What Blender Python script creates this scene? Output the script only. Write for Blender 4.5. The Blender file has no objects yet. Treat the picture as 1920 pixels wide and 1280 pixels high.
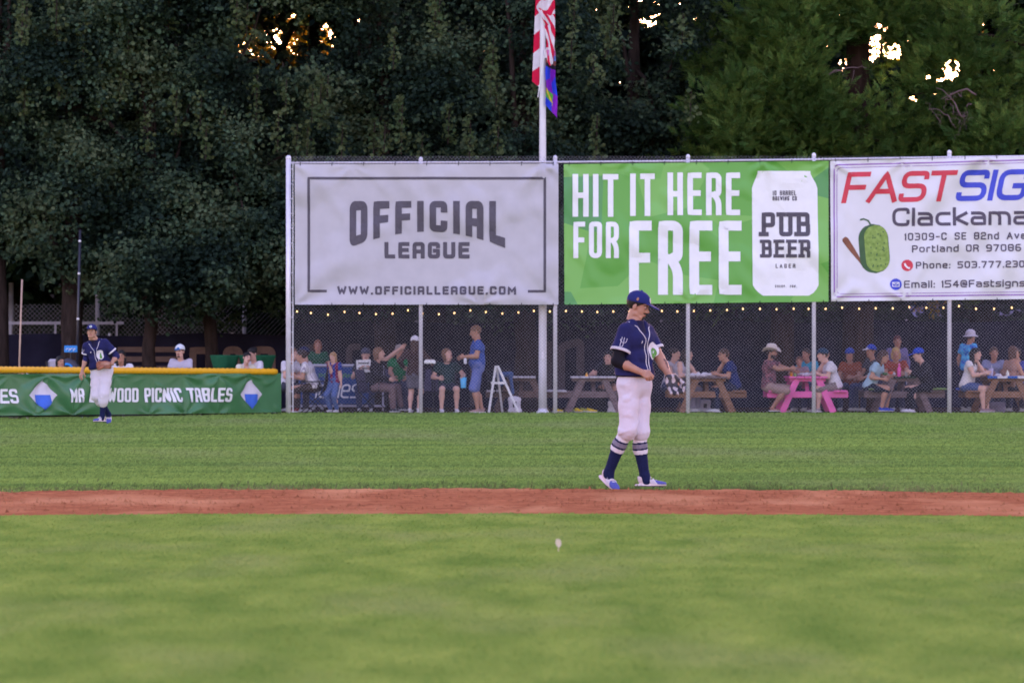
import bpy, math, random
import numpy as np
from mathutils import Vector, Matrix
sc = bpy.context.scene
COL = sc.collection
R = math.radians
rng = np.random.default_rng(7)
random.seed(7)

# ---------------------------------------------------------------- camera
EYE = 1.28
cam_d = bpy.data.cameras.new("camera"); cam = bpy.data.objects.new("camera", cam_d); COL.objects.link(cam)
cam.location = (0, 0, EYE); cam.rotation_euler = (R(90), 0, 0)
cam_d.lens = 150; cam_d.sensor_width = 36; cam_d.shift_y = 19/1920
cam_d.clip_start = 0.5; cam_d.clip_end = 3000
cam_d.dof.use_dof = True; cam_d.dof.focus_distance = 52.0; cam_d.dof.aperture_fstop = 4.5
sc.camera = cam
F = 8000.0                      # focal length in pixels of the 1920 wide photograph

# ---------------------------------------------------------------- sky and sun
SUN_EL, SUN_AZ = 7.0, 3.0       # low evening sun beyond the trees
w = bpy.data.worlds.new("World"); sc.world = w; w.use_nodes = True
nt = w.node_tree; nt.nodes.clear()
sky = nt.nodes.new("ShaderNodeTexSky"); sky.sky_type = 'NISHITA'; sky.sun_disc = False
sky.sun_elevation = R(SUN_EL); sky.sun_rotation = R(SUN_AZ)
sky.air_density = 1.0; sky.dust_density = 1.5; sky.ozone_density = 1.5
tint = nt.nodes.new("ShaderNodeMix"); tint.data_type = 'RGBA'; tint.blend_type = 'MULTIPLY'
tint.inputs[0].default_value = 1.0; tint.inputs[7].default_value = (1.31, 0.86, 1.05, 1)
bg = nt.nodes.new("ShaderNodeBackground"); bg.inputs[1].default_value = 0.15
out = nt.nodes.new("ShaderNodeOutputWorld")
nt.links.new(sky.outputs[0], tint.inputs[6]); nt.links.new(tint.outputs[2], bg.inputs[0]); nt.links.new(bg.outputs[0], out.inputs[0])
sd = bpy.data.lights.new("sun", 'SUN'); sun = bpy.data.objects.new("sun", sd); COL.objects.link(sun)
sd.energy = 3.0; sd.angle = R(0.5); sd.color = (1.0, 0.62, 0.30)
dv = Vector((math.sin(R(SUN_AZ))*math.cos(R(SUN_EL)), math.cos(R(SUN_AZ))*math.cos(R(SUN_EL)), math.sin(R(SUN_EL))))
sun.rotation_euler = dv.to_track_quat('Z', 'Y').to_euler(); sun.location = (0, 200, 60)
sc.view_settings.view_transform = 'Standard'; sc.view_settings.look = 'None'
sc.view_settings.exposure = 2.85; sc.view_settings.gamma = 1.0
sc.cycles.max_bounces = 6; sc.cycles.diffuse_bounces = 3; sc.cycles.transmission_bounces = 3; sc.cycles.glossy_bounces = 2
sc.cycles.transparent_max_bounces = 4; sc.cycles.sample_clamp_indirect = 4.0

# ---------------------------------------------------------------- helpers
def P(px, py, D):               # the point seen at pixel (px, py) of the photograph at distance D
    return Vector(((px-960)*D/F, D, EYE-(py-659)*D/F))
def lin(*c):
    if len(c) == 1: c = c[0]
    return tuple(((v/255)/12.92 if v/255 <= .04045 else ((v/255+.055)/1.055)**2.4) for v in c)
_M = {}
def M(name, rgb, rough=.75, var=.12, scale=6.0, bump=0.0, bscale=60.0, metal=0.0, spec=.3, trans=0.0, island=0.0, hue=None, stretch=None):
    """a procedural material: two tones mixed by noise, optional bump, translucency and per-island variation"""
    if name in _M: return _M[name]
    m = bpy.data.materials.new(name); m.use_nodes = True; n = m.node_tree; b = n.nodes["Principled BSDF"]
    L = n.links.new
    tc = n.nodes.new("ShaderNodeTexCoord"); src = tc.outputs["Object"]
    if stretch:
        mp = n.nodes.new("ShaderNodeMapping"); mp.inputs[3].default_value = stretch; L(src, mp.inputs[0]); src = mp.outputs[0]
    nz = n.nodes.new("ShaderNodeTexNoise"); nz.inputs["Scale"].default_value = scale; nz.inputs["Detail"].default_value = 5
    L(src, nz.inputs["Vector"])
    mx = n.nodes.new("ShaderNodeMix"); mx.data_type = 'RGBA'
    a = tuple(max(0, c*(1-var)) for c in rgb); c2 = tuple(c*(1+var) for c in rgb)
    if hue: c2 = hue
    mx.inputs[6].default_value = (*a, 1); mx.inputs[7].default_value = (*c2, 1)
    rmp = n.nodes.new("ShaderNodeMapRange"); rmp.inputs[1].default_value = .3; rmp.inputs[2].default_value = .7
    L(nz.outputs[0], rmp.inputs[0]); L(rmp.outputs[0], mx.inputs[0])
    colr = mx.outputs[2]
    if island:
        gm = n.nodes.new("ShaderNodeNewGeometry"); hs = n.nodes.new("ShaderNodeHueSaturation")
        m1 = n.nodes.new("ShaderNodeMapRange"); m1.inputs[3].default_value = 1-island; m1.inputs[4].default_value = 1+island
        L(gm.outputs["Random Per Island"], m1.inputs[0]); L(m1.outputs[0], hs.inputs["Value"])
        m2 = n.nodes.new("ShaderNodeMapRange"); m2.inputs[3].default_value = .47; m2.inputs[4].default_value = .53
        w2 = n.nodes.new("ShaderNodeMath"); w2.operation = 'MULTIPLY'; w2.inputs[1].default_value = 17.3
        w3 = n.nodes.new("ShaderNodeMath"); w3.operation = 'FRACT'
        L(gm.outputs["Random Per Island"], w2.inputs[0]); L(w2.outputs[0], w3.inputs[0]); L(w3.outputs[0], m2.inputs[0]); L(m2.outputs[0], hs.inputs["Hue"])
        L(colr, hs.inputs["Color"]); colr = hs.outputs[0]
    L(colr, b.inputs["Base Color"])
    b.inputs["Roughness"].default_value = rough; b.inputs["Metallic"].default_value = metal
    b.inputs["Specular IOR Level"].default_value = spec
    if bump:
        n2 = n.nodes.new("ShaderNodeTexNoise"); n2.inputs["Scale"].default_value = bscale; n2.inputs["Detail"].default_value = 4
        L(src, n2.inputs["Vector"])
        bp = n.nodes.new("ShaderNodeBump"); bp.inputs["Strength"].default_value = bump; bp.inputs["Distance"].default_value = .02
        L(n2.outputs[0], bp.inputs["Height"]); L(bp.outputs[0], b.inputs["Normal"])
    if trans:
        tr = n.nodes.new("ShaderNodeBsdfTranslucent"); L(colr, tr.inputs[0])
        ms = n.nodes.new("ShaderNodeMixShader"); ms.inputs[0].default_value = trans
        o = n.nodes["Material Output"]; L(b.outputs[0], ms.inputs[1]); L(tr.outputs[0], ms.inputs[2]); L(ms.outputs[0], o.inputs[0])
    _M[name] = m
    return m
def emit(name, rgb, strength):
    if name in _M: return _M[name]
    m = M(name, rgb); b = m.node_tree.nodes["Principled BSDF"]
    b.inputs["Emission Color"].default_value = (*rgb, 1); b.inputs["Emission Strength"].default_value = strength
    return m
def cloth(name, rgb, **k):
    d = dict(rough=.85, var=.10, scale=9, bump=.25, bscale=35, spec=.15); d.update(k)
    return M('cloth_'+name, rgb, **d)

def raw_mesh(name, V, faces_list, mats, midx=None, smooth=False):
    """V (n,3); faces_list: list of int arrays (m,k), each of one polygon size"""
    V = np.asarray(V, np.float32).reshape(-1, 3)
    me = bpy.data.meshes.new(name)
    me.vertices.add(len(V)); me.vertices.foreach_set("co", V.ravel())
    fl = [np.asarray(f, np.int32) for f in faces_list if len(f)]
    nl = sum(f.size for f in fl); npoly = sum(len(f) for f in fl)
    me.loops.add(nl); me.polygons.add(npoly)
    me.loops.foreach_set("vertex_index", np.concatenate([f.ravel() for f in fl]) if fl else np.zeros(0, np.int32))
    tot = np.concatenate([np.full(len(f), f.shape[1], np.int32) for f in fl]) if fl else np.zeros(0, np.int32)
    me.polygons.foreach_set("loop_start", np.concatenate([[0], np.cumsum(tot)[:-1]]).astype(np.int32))
    if midx is not None: me.polygons.foreach_set("material_index", np.asarray(midx, np.int32))
    me.polygons.foreach_set("use_smooth", np.full(npoly, bool(smooth)))
    for m in (mats if isinstance(mats, (list, tuple)) else [mats]): me.materials.append(m)
    me.update(calc_edges=True)
    return me
def link(name, me, parent=None, loc=None, rz=None):
    o = bpy.data.objects.new(name, me); COL.objects.link(o)
    if parent: o.parent = parent
    if loc is not None: o.location = loc
    if rz is not None: o.rotation_euler = (0, 0, rz)
    return o
def tag(o, label, cat, group=None):
    o["label"] = label; o["category"] = cat
    if group: o["group"] = group
    return o
def thing(name, label, cat, loc=(0, 0, 0), rz=0.0, group=None):
    o = bpy.data.objects.new(name, None); COL.objects.link(o); o.empty_display_size = .1
    o.location = loc; o.rotation_euler = (0, 0, rz)
    return tag(o, label, cat, group)
def kind(o, k): o["kind"] = k; return o

class B:
    """collects simple shapes and links them as ONE mesh"""
    def __init__(s): s.V = []; s.Q = []; s.T = []; s.N = []; s.n = 0
    def add(s, V, Q=None):
        s.V.append(np.asarray(V, float).reshape(-1, 3))
        if Q is not None and len(Q): s.Q.append(np.asarray(Q, int)+s.n)
        s.n += len(s.V[-1]); return s
    def box(s, c, d, Rm=None, bev=0.0):
        x, y, z = (v/2 for v in d)
        V = np.array([(i*x, j*y, k*z) for i in (-1, 1) for j in (-1, 1) for k in (-1, 1)], float)
        if bev:   # chamfer: each corner becomes three points
            V = []
            for i in (-1, 1):
                for j in (-1, 1):
                    for k in (-1, 1):
                        V += [(i*(x-bev), j*(y-bev), k*z), (i*(x-bev), j*y, k*(z-bev)), (i*x, j*(y-bev), k*(z-bev))]
            V = np.array(V, float)
            idx = lambda i, j, k, a: ((i*2+j)*2+k)*3+a
            Q = []
            for k in (0, 1): Q.append([idx(0,0,k,0), idx(1,0,k,0), idx(1,1,k,0), idx(0,1,k,0)])
            for j in (0, 1): Q.append([idx(0,j,0,1), idx(1,j,0,1), idx(1,j,1,1), idx(0,j,1,1)])
            for i in (0, 1): Q.append([idx(i,0,0,2), idx(i,1,0,2), idx(i,1,1,2), idx(i,0,1,2)])
            for i in (0, 1):
                for j in (0, 1): Q.append([idx(i,j,0,1), idx(i,j,0,2), idx(i,j,1,2), idx(i,j,1,1)])
                for k in (0, 1): Q.append([idx(i,0,k,0), idx(i,0,k,2), idx(i,1,k,2), idx(i,1,k,0)])
            for j in (0, 1):
                for k in (0, 1): Q.append([idx(0,j,k,0), idx(0,j,k,1), idx(1,j,k,1), idx(1,j,k,0)])
            T = [[idx(i,j,k,0), idx(i,j,k,1), idx(i,j,k,2)] for i in (0,1) for j in (0,1) for k in (0,1)]
            if Rm is not None: V = V @ np.array(Rm).T
            s.T.append(np.array(T)+s.n)
            return s.add(V+np.array(c), Q)
        if Rm is not None: V = V @ np.array(Rm).T
        return s.add(V+np.array(c), [[0,1,3,2],[4,6,7,5],[0,4,5,1],[2,3,7,6],[0,2,6,4],[1,5,7,3]])
    def beam(s, a, b, wd, ht, up=(0, 0, 1), bev=0.0):
        a = np.array(a, float); b = np.array(b, float); d = b-a; L = np.linalg.norm(d); d /= L
        u = np.array(up, float); r = np.cross(d, u); r /= np.linalg.norm(r); u = np.cross(r, d)
        return s.box((a+b)/2, (L, wd, ht), np.stack([d, r, u], 1), bev)
    def tube(s, pts, rad, n=8, cap=True):
        pts = np.asarray(pts, float); m = len(pts)
        rad = np.full(m, rad) if np.isscalar(rad) else np.asarray(rad, float)
        t = np.gradient(pts, axis=0); t /= np.linalg.norm(t, axis=1)[:, None]+1e-12
        ref = np.array([0, 0, 1.]) if abs(t[:, 2]).mean() < .8 else np.array([0, 1., 0])
        u = np.cross(t, ref); u /= np.linalg.norm(u, axis=1)[:, None]+1e-12; v = np.cross(t, u)
        a = np.arange(n)*2*np.pi/n
        V = pts[:, None]+rad[:, None, None]*(np.cos(a)[None, :, None]*u[:, None]+np.sin(a)[None, :, None]*v[:, None])
        i = np.arange(m-1)[:, None]*n; j = np.arange(n)[None]; k = (j+1) % n
        Q = np.stack([i+j, i+k, i+n+k, i+n+j], -1).reshape(-1, 4)
        V = V.reshape(-1, 3)
        if cap:
            V = np.concatenate([V, pts[:1], pts[-1:]]); c0, c1 = m*n, m*n+1
            T = [[c0, (q+1) % n, q] for q in range(n)]+[[c1, (m-1)*n+q, (m-1)*n+(q+1) % n] for q in range(n)]
            s.T.append(np.array(T)+s.n)
        return s.add(V, Q)
    def lathe(s, prof, c=(0, 0, 0), n=12):
        pr = np.asarray(prof, float)
        return s.tube(np.stack([np.full(len(pr), c[0]), np.full(len(pr), c[1]), c[2]+pr[:, 1]+np.arange(len(pr))*1e-6], 1), pr[:, 0], n)
    def grid(s, Pts):                 # (a,b,3) lattice
        a, b = Pts.shape[:2]; i = np.arange(a-1)[:, None]*b; j = np.arange(b-1)[None]
        return s.add(Pts.reshape(-1, 3), np.stack([i+j, i+b+j, i+b+j+1, i+j+1], -1).reshape(-1, 4))
    def build(s, name, mat, parent=None, smooth=False, loc=None, rz=None, midx=None):
        V = np.concatenate(s.V); fl = []
        if s.Q: fl.append(np.concatenate(s.Q))
        if s.T: fl.append(np.concatenate(s.T))
        return link(name, raw_mesh(name, V, fl, mat, midx, smooth), parent, loc, rz)
def ell_ball(b, c, r, n=10, m=6):
    a = np.linspace(0, np.pi, m)
    pr = np.stack([np.sin(a)*1.0, -np.cos(a)], 1); pr[:, 0] = np.maximum(pr[:, 0], .02)
    k = B().lathe(pr, n=n); V = k.V[0]*np.array(r)+np.array(c)
    b.T += [t+b.n for t in k.T]; b.add(V, k.Q[0]); return b

# ---------------------------------------------------------------- signed distance meshing (bodies, clothes, gloves)
def surfnets(f, lo, hi, h):
    lo = np.asarray(lo, float); n = np.ceil((np.asarray(hi)-lo)/h).astype(int)+1
    X, Y, Z = np.meshgrid(*[(lo[a]+h*np.arange(n[a])).astype(np.float32) for a in range(3)], indexing='ij', sparse=True)
    v = f(X, Y, Z); v = np.broadcast_to(v, tuple(n)).astype(np.float32)
    s = v < 0; c = tuple(n-1)
    cnt = np.zeros(c, np.int8); acc = np.zeros(c+(3,), np.float32)
    sl = lambda o: tuple(slice(o[a], o[a]+c[a]) for a in range(3))
    for ax in range(3):
        o1, o2 = [a for a in range(3) if a != ax]
        for p in (0, 1):
            for q in (0, 1):
                A = [0, 0, 0]; A[o1] = p; A[o2] = q; Bo = list(A); Bo[ax] = 1
                va, vb = v[sl(A)], v[sl(Bo)]; mk = (va < 0) != (vb < 0)
                t = va/np.where(mk, va-vb, 1); cnt += mk
                acc[..., ax] += np.where(mk, t, 0)
                if p: acc[..., o1] += mk
                if q: acc[..., o2] += mk
    act = cnt > 0; idx = np.full(c, -1, np.int64); ids = np.nonzero(act); idx[ids] = np.arange(len(ids[0]))
    V = (np.stack(ids, 1)+acc[ids]/cnt[ids][:, None])*h+lo
    F_ = []
    for ax in range(3):
        o1, o2 = (ax+1) % 3, (ax+2) % 3
        A = [slice(None)]*3; A[ax] = slice(0, n[ax]-1); Bs = [slice(None)]*3; Bs[ax] = slice(1, n[ax])
        for a in (o1, o2): A[a] = slice(1, n[a]-1); Bs[a] = slice(1, n[a]-1)
        sa, sb = s[tuple(A)], s[tuple(Bs)]; ch = np.nonzero(sa != sb)
        if not len(ch[0]): continue
        g = list(ch); g[o1] = g[o1]+1; g[o2] = g[o2]+1
        def cell(d1, d2):
            k = list(g); k[o1] = k[o1]-d1; k[o2] = k[o2]-d2; return idx[tuple(k)]
        q = np.stack([cell(1, 1), cell(0, 1), cell(0, 0), cell(1, 0)], 1)
        fl = ~sa[ch]; q[fl] = q[fl][:, ::-1]; F_.append(q)
    return V, (np.concatenate(F_) if F_ else np.zeros((0, 4), int))
def cone(a, b, r1, r2=None): return ('c', np.asarray(a, float), np.asarray(b, float), r1, r1 if r2 is None else r2)
def elli(c, r, Rm=None): return ('e', np.asarray(c, float), np.asarray(r, float), None if Rm is None else np.asarray(Rm, float))
def d_prim(p, X, Y, Z, grow=0.0):
    if p[0] == 'c':
        _, a, b, r1, r2 = p; d = b-a; L2 = max(float(d@d), 1e-9)
        t = np.clip(((X-a[0])*d[0]+(Y-a[1])*d[1]+(Z-a[2])*d[2])/L2, 0, 1)
        return np.sqrt((X-a[0]-t*d[0])**2+(Y-a[1]-t*d[1])**2+(Z-a[2]-t*d[2])**2)-(r1+(r2-r1)*t)-grow
    _, c, r, Rm = p; r = r+grow
    x, y, z = X-c[0], Y-c[1], Z-c[2]
    if Rm is not None: x, y, z = [Rm[0, i]*x+Rm[1, i]*y+Rm[2, i]*z for i in range(3)]
    k0 = np.sqrt((x/r[0])**2+(y/r[1])**2+(z/r[2])**2); k1 = np.sqrt((x/r[0]**2)**2+(y/r[1]**2)**2+(z/r[2]**2)**2)
    return k0*(k0-1)/np.maximum(k1, 1e-6)
def smin(a, b, k):
    h = np.clip(.5+.5*(b-a)/k, 0, 1); return b+(a-b)*h-k*h*(1-h)
def d_union(pr, X, Y, Z, k=.03, grow=0.0):
    d = None
    for p in pr:
        e = d_prim(p, X, Y, Z, grow); d = e if d is None else smin(d, e, k)
    return d
def bounds(pr, pad):
    lo = np.full(3, 9e9); hi = -lo
    for p in pr:
        if p[0] == 'c': pts = [(p[1], p[3]), (p[2], p[4])]
        else: pts = [(p[1], max(p[2]))]
        for c, r in pts: lo = np.minimum(lo, c-r-pad); hi = np.maximum(hi, c+r+pad)
    return lo, hi
def solid(pr, h, k=.03, grow=0.0, cut=None, fold=0.0, seed=0, pad=.03, fs=1.0):
    rs = np.random.default_rng(seed); W = rs.uniform(-1, 1, (6, 3))*np.array([34, 34, 20])*fs; ph = rs.uniform(0, 6.28, 6)
    def f(X, Y, Z):
        d = d_union(pr, X, Y, Z, k, grow)
        if fold:
            for i in range(6): d = d+fold/3*np.sin(W[i, 0]*X+W[i, 1]*Y+W[i, 2]*Z+ph[i])
        if cut is not None: d = np.maximum(d, cut(X, Y, Z))
        return d
    lo, hi = bounds(pr, pad+max(grow, 0)+h*2)
    return surfnets(f, lo, hi, h)

# ---------------------------------------------------------------- materials
m_steel = M('galvanised_steel', (.70, .67, .73), rough=.38, var=.08, scale=5, metal=.15, spec=.5)
m_wire = M('galvanised_wire', (.30, .285, .32), rough=.5, metal=.0, spec=.5)
m_white = M('white_paint', (.75, .74, .74), rough=.5)
m_black = M('black_plastic', (.012, .012, .014), rough=.5)
m_white_print = M('white_print', (.78, .77, .78), rough=.6, var=.03)
m_grey_print = M('grey_print', (.085, .075, .095), rough=.6, var=.12, scale=14)

# ---------------------------------------------------------------- ground
def ground_mat(name, a, b, c, sx, sy, big, bumpd):
    m = bpy.data.materials.new(name); m.use_nodes = True; n = m.node_tree; L = n.links.new; bs = n.nodes["Principled BSDF"]
    tc = n.nodes.new("ShaderNodeTexCoord")
    def noise(scale, vec, det=5):
        mp = n.nodes.new("ShaderNodeMapping"); mp.inputs[3].default_value = vec; L(tc.outputs["Object"], mp.inputs[0])
        z = n.nodes.new("ShaderNodeTexNoise"); z.inputs["Scale"].default_value = scale; z.inputs["Detail"].default_value = det; L(mp.outputs[0], z.inputs["Vector"]); return z
    n1 = noise(1.0, (sx, sy, 1)); n2 = noise(big, (1, .35, 1), 3)
    r1 = n.nodes.new("ShaderNodeMapRange"); r1.inputs[1].default_value = .32; r1.inputs[2].default_value = .68; L(n1.outputs[0], r1.inputs[0])
    x1 = n.nodes.new("ShaderNodeMix"); x1.data_type = 'RGBA'; x1.inputs[6].default_value = (*a, 1); x1.inputs[7].default_value = (*b, 1); L(r1.outputs[0], x1.inputs[0])
    r2 = n.nodes.new("ShaderNodeMapRange"); r2.inputs[1].default_value = .5; r2.inputs[2].default_value = .75; L(n2.outputs[0], r2.inputs[0])
    x2 = n.nodes.new("ShaderNodeMix"); x2.data_type = 'RGBA'; x2.inputs[7].default_value = (*c, 1); L(x1.outputs[2], x2.inputs[6]); L(r2.outputs[0], x2.inputs[0])
    L(x2.outputs[2], bs.inputs["Base Color"]); bs.inputs["Roughness"].default_value = .9; bs.inputs["Specular IOR Level"].default_value = 0.0
    n3 = noise(25, (1, 1, 1)); bp = n.nodes.new("ShaderNodeBump"); bp.inputs["Strength"].default_value = .6; bp.inputs["Distance"].default_value = bumpd
    L(n3.outputs[0], bp.inputs["Height"]); L(bp.outputs[0], bs.inputs["Normal"])
    return m
G_OUT = [(.125, .205, .050), (.225, .320, .070), (.225, .275, .095)]
G_IN = [(.120, .190, .034), (.205, .272, .054), (.195, .240, .066)]
m_gout = ground_mat('outfield_turf', *G_OUT, .14, .75, .30, .02)
m_gin = ground_mat('infield_turf', *G_IN, 2.4, .75, .9, .01)
m_dirt = ground_mat('red_infield_dirt', (.22, .080, .038), (.36, .146, .070), (.50, .250, .125), 3, 7, .9, .03)
m_bark = ground_mat('bark_chips', (.035, .022, .02), (.06, .035, .028), (.09, .06, .05), 6, 6, 2, .05)
def sheet(name, x0, x1, y0, y1, z, mat, nx=2, ny=2):
    X, Y = np.meshgrid(np.linspace(x0, x1, nx), np.linspace(y0, y1, ny), indexing='ij')
    return kind(B().grid(np.stack([X, Y, np.full_like(X, z)], -1)).build(name, mat), 'structure')
sheet('outfield_ground', -400, 400, -60, 900, 0.0, m_gout, 9, 9)
sheet('bark_ground', -60, 60, 89.0, 99.5, 0.004, m_bark)
def D_far(x): return 39.05-.045*(x+.5)**2
def D_near(x): return 33.65-.028*(x+.5)**2
xg = np.linspace(-11, 11, 200); tg = np.linspace(0, 1, 12); kind(B().grid(np.stack([np.repeat(xg[:, None], 12, 1), -10+tg[None]*(D_near(xg)[:, None]+10), np.full((200, 12), .004)], -1)).build('infield_ground', m_gin), 'structure')
def wob(x, s): return .10*np.sin(x*2.1+s)+.07*np.sin(x*5.3+2*s)+.05*np.sin(x*13.1+s*3)+.04*np.sin(x*29+s)
xs = np.linspace(-11, 11, 500); tt = np.linspace(0, 1, 60)
yn = D_near(xs)+wob(xs, 1)*.5; yf = D_far(xs)+wob(xs, 2)
Y = yn[:, None]*(1-tt)+yf[:, None]*tt; X = np.repeat(xs[:, None], 60, 1)
Z = .004+.022*np.clip(tt/.25, 0, 1)[None]+rng.normal(0, .0035, X.shape)*np.clip(tt*9, 0, 1)[None]+.010*np.sin(X*1.3+Y*.7)*np.sin(Y*1.9)*np.sin(tt*np.pi)[None]
kind(B().grid(np.stack([X, Y, Z], -1)).build('dirt_path', m_dirt, smooth=True), 'structure')

# short grass, clump by clump
def grass(name, N, s0, s1, hgt, mat, keep, wk, margin=1.25, clump=0.0):
    s = rng.uniform(1/s1, 1/s0, N); y = 1/s
    x = rng.uniform(-1, 1, N)*(960*margin/F)*y
    k = keep(x, y); x, y = x[k], y[k]; n = len(x)
    a = rng.uniform(0, np.pi, n)*.5-np.pi/4; h = hgt*rng.uniform(.55, 1.25, n)*(1+y/90)*(1+clump*np.sin(x*3.1+np.sin(x*7.7)*2)*np.sin(x*17+y*9)+clump*.6*rng.normal(0, 1, n)).clip(.25, 3); wd = wk*(.4+y/45)*rng.uniform(.7, 1.4, n)
    lx, ly = rng.normal(0, .5, n)*h, rng.normal(0, .4, n)*h
    V = np.zeros((n, 5, 3)); ca, sa = np.cos(a)*wd, np.sin(a)*wd
    V[:, 0] = np.stack([x-ca, y-sa, 0*x], 1); V[:, 1] = np.stack([x+ca, y+sa, 0*x], 1)
    V[:, 2] = np.stack([x-ca*.9+lx*.9, y+ly+h*1.3, h*.7], 1); V[:, 3] = np.stack([x+ca*.4+lx*.4, y+ly+h*.9, h*.8], 1); V[:, 4] = np.stack([x+ca*1.5+lx*.2, y+ly+h*.8, h*.75], 1)
    b = np.arange(n)[:, None]*5
    T = np.concatenate([b+np.array([0, 1, 2]), b+np.array([0, 1, 3]), b+np.array([0, 1, 4])])
    return kind(link(name, raw_mesh(name, V.reshape(-1, 3), [T], mat)), 'stuff')
def blade_mat(name, cols, trans=.25, sx=.14, sy=.75, big=.30, j=.30):
    m = ground_mat(name, *cols, sx, sy, big, .001); n = m.node_tree; L = n.links.new; bs = n.nodes["Principled BSDF"]
    src = bs.inputs["Base Color"].links[0].from_socket
    gm = n.nodes.new("ShaderNodeNewGeometry"); hs = n.nodes.new("ShaderNodeHueSaturation"); mr = n.nodes.new("ShaderNodeMapRange")
    mr.inputs[3].default_value = 1-j; mr.inputs[4].default_value = 1+j
    L(gm.outputs["Random Per Island"], mr.inputs[0]); L(mr.outputs[0], hs.inputs["Value"]); L(src, hs.inputs["Color"])
    L(hs.outputs[0], bs.inputs["Base Color"])
    tr = n.nodes.new("ShaderNodeBsdfTranslucent"); L(hs.outputs[0], tr.inputs[0]); ms = n.nodes.new("ShaderNodeMixShader"); ms.inputs[0].default_value = trans
    L(bs.outputs[0], ms.inputs[1]); L(tr.outputs[0], ms.inputs[2]); L(ms.outputs[0], n.nodes["Material Output"].inputs[0])
    for k in [k for k in n.links if k.to_socket == bs.inputs["Normal"]]: n.links.remove(k)
    return m
m_bout = blade_mat('outfield_blades', G_OUT); m_bin = blade_mat('infield_blades', [tuple(v*1.12 for v in c_) for c_ in G_IN], .12, 2.4, .75, .9, .12)
grass('outfield_grass', 240000, 37.5, 88.6, .022, m_bout, lambda x, y: (y > D_far(x)+wob(x, 2)+.02) & ((y < 87.2) | (x > -5) | (x < 0)), .006, margin=1.5)
grass('infield_grass', 170000, 11.5, 34.2, .014, m_bin, lambda x, y: (y < D_near(x)+wob(x, 1)*.5-.02) & (rng.uniform(0, 1, len(y)) < np.clip((y-8)/16, .1, 1)), .005)
m_dry = blade_mat('dry_edge_blades', [(.080, .130, .035), (.15, .17, .06), (.28, .22, .11)])
grass('grass_edge', 26000, 38.2, 41.5, .030, m_dry, lambda x, y: (y > D_far(x)+wob(x, 2)-.02) & (rng.uniform(0, 1, len(x)) < np.exp(-np.maximum(y-D_far(x)-wob(x, 2), 0)/.5)), .006, clump=.7)
0 and grass('grass_lip', 9000, 32.3, 34.2, .03, m_bin, lambda x, y: (abs(y-(D_near(x)+wob(x, 1)*.5)) < .06), .006)

# ---------------------------------------------------------------- tall chain link fence
DF = 88.3
k_ = DF/F
fence = thing('chain_link_fence', 'tall galvanised chain link fence carrying the three large banners', 'fence', (0, DF, 0))
posts = [(541, 292, .055), (789, 295, .040), (1041, 292, .042), (1290, 290, .042), (1526, 287, .042), (1780, 282, .044), (2032, 280, .044)]
for px, py, r in posts:
    x = (px-960)*k_; zt = EYE-(py-659)*k_
    b = B().tube([(x, 0, -.1), (x, 0, zt-.07)], r, 12)
    p = b.build('post', m_steel, fence, smooth=True)
    ell_ball(B(), (x, 0, zt-.05), (r*1.12, r*1.12, .06)).build('post_cap', m_steel, p, smooth=True)
def rail_z(px): return EYE-(np.interp(px, [541, 1040, 1290, 1526, 1780, 2100], [305.5, 304, 302, 299, 295, 291])-659)*k_
rp = np.array([(px, rail_z(px)) for px in (541, 789, 1041, 1290, 1526, 1780, 2032, 2100)])
B().tube(np.stack([(rp[:, 0]-960)*k_, np.zeros(8), rp[:, 1]], 1), .021, 8).build('top_rail', m_steel, fence, smooth=True)
xb = (549.5-960)*k_
b = B().tube([(xb, -.05, .0), (xb, -.05, 5.17)], .010, 6)
b.build('tension_bar', m_white, fence)
for z in np.linspace(.15, 5.05, 17):
    b = B(); b.tube([((541-960)*k_, -.045, z), (xb, -.055, z)], .007, 5); b.build('tension_band', m_steel, fence)
# woven wire: two crossing families of thin wires
x0, x1 = xb, (2100-960)*k_; b = B(); per = .072
for fam in (0, 1):
    for c in np.arange(x0-6, x1+6, per):
        pts = []
        for z in (0.02, 5.32): pts.append((c+(z if fam == 0 else -z), z))
        (xa, za), (xe, ze) = pts
        sgn = 1 if fam == 0 else -1
        lo, hi = (xa, xe) if xa < xe else (xe, xa)
        if hi < x0 or lo > x1: continue
        def at(x): return za+(x-xa)*sgn
        q = []
        xs_ = sorted([max(lo, x0), min(hi, x1)])
        zt_ = rail_z((.5*(xs_[0]+xs_[1]))/k_+960)
        for x in xs_: q.append((x, -.062+.004*fam, min(max(at(x), .02), 5.34)))
        if q[1][0]-q[0][0] > .02: b.tube(q, .0021, 3, cap=False)
b.build('wire_mesh', m_wire, fence)

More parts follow.
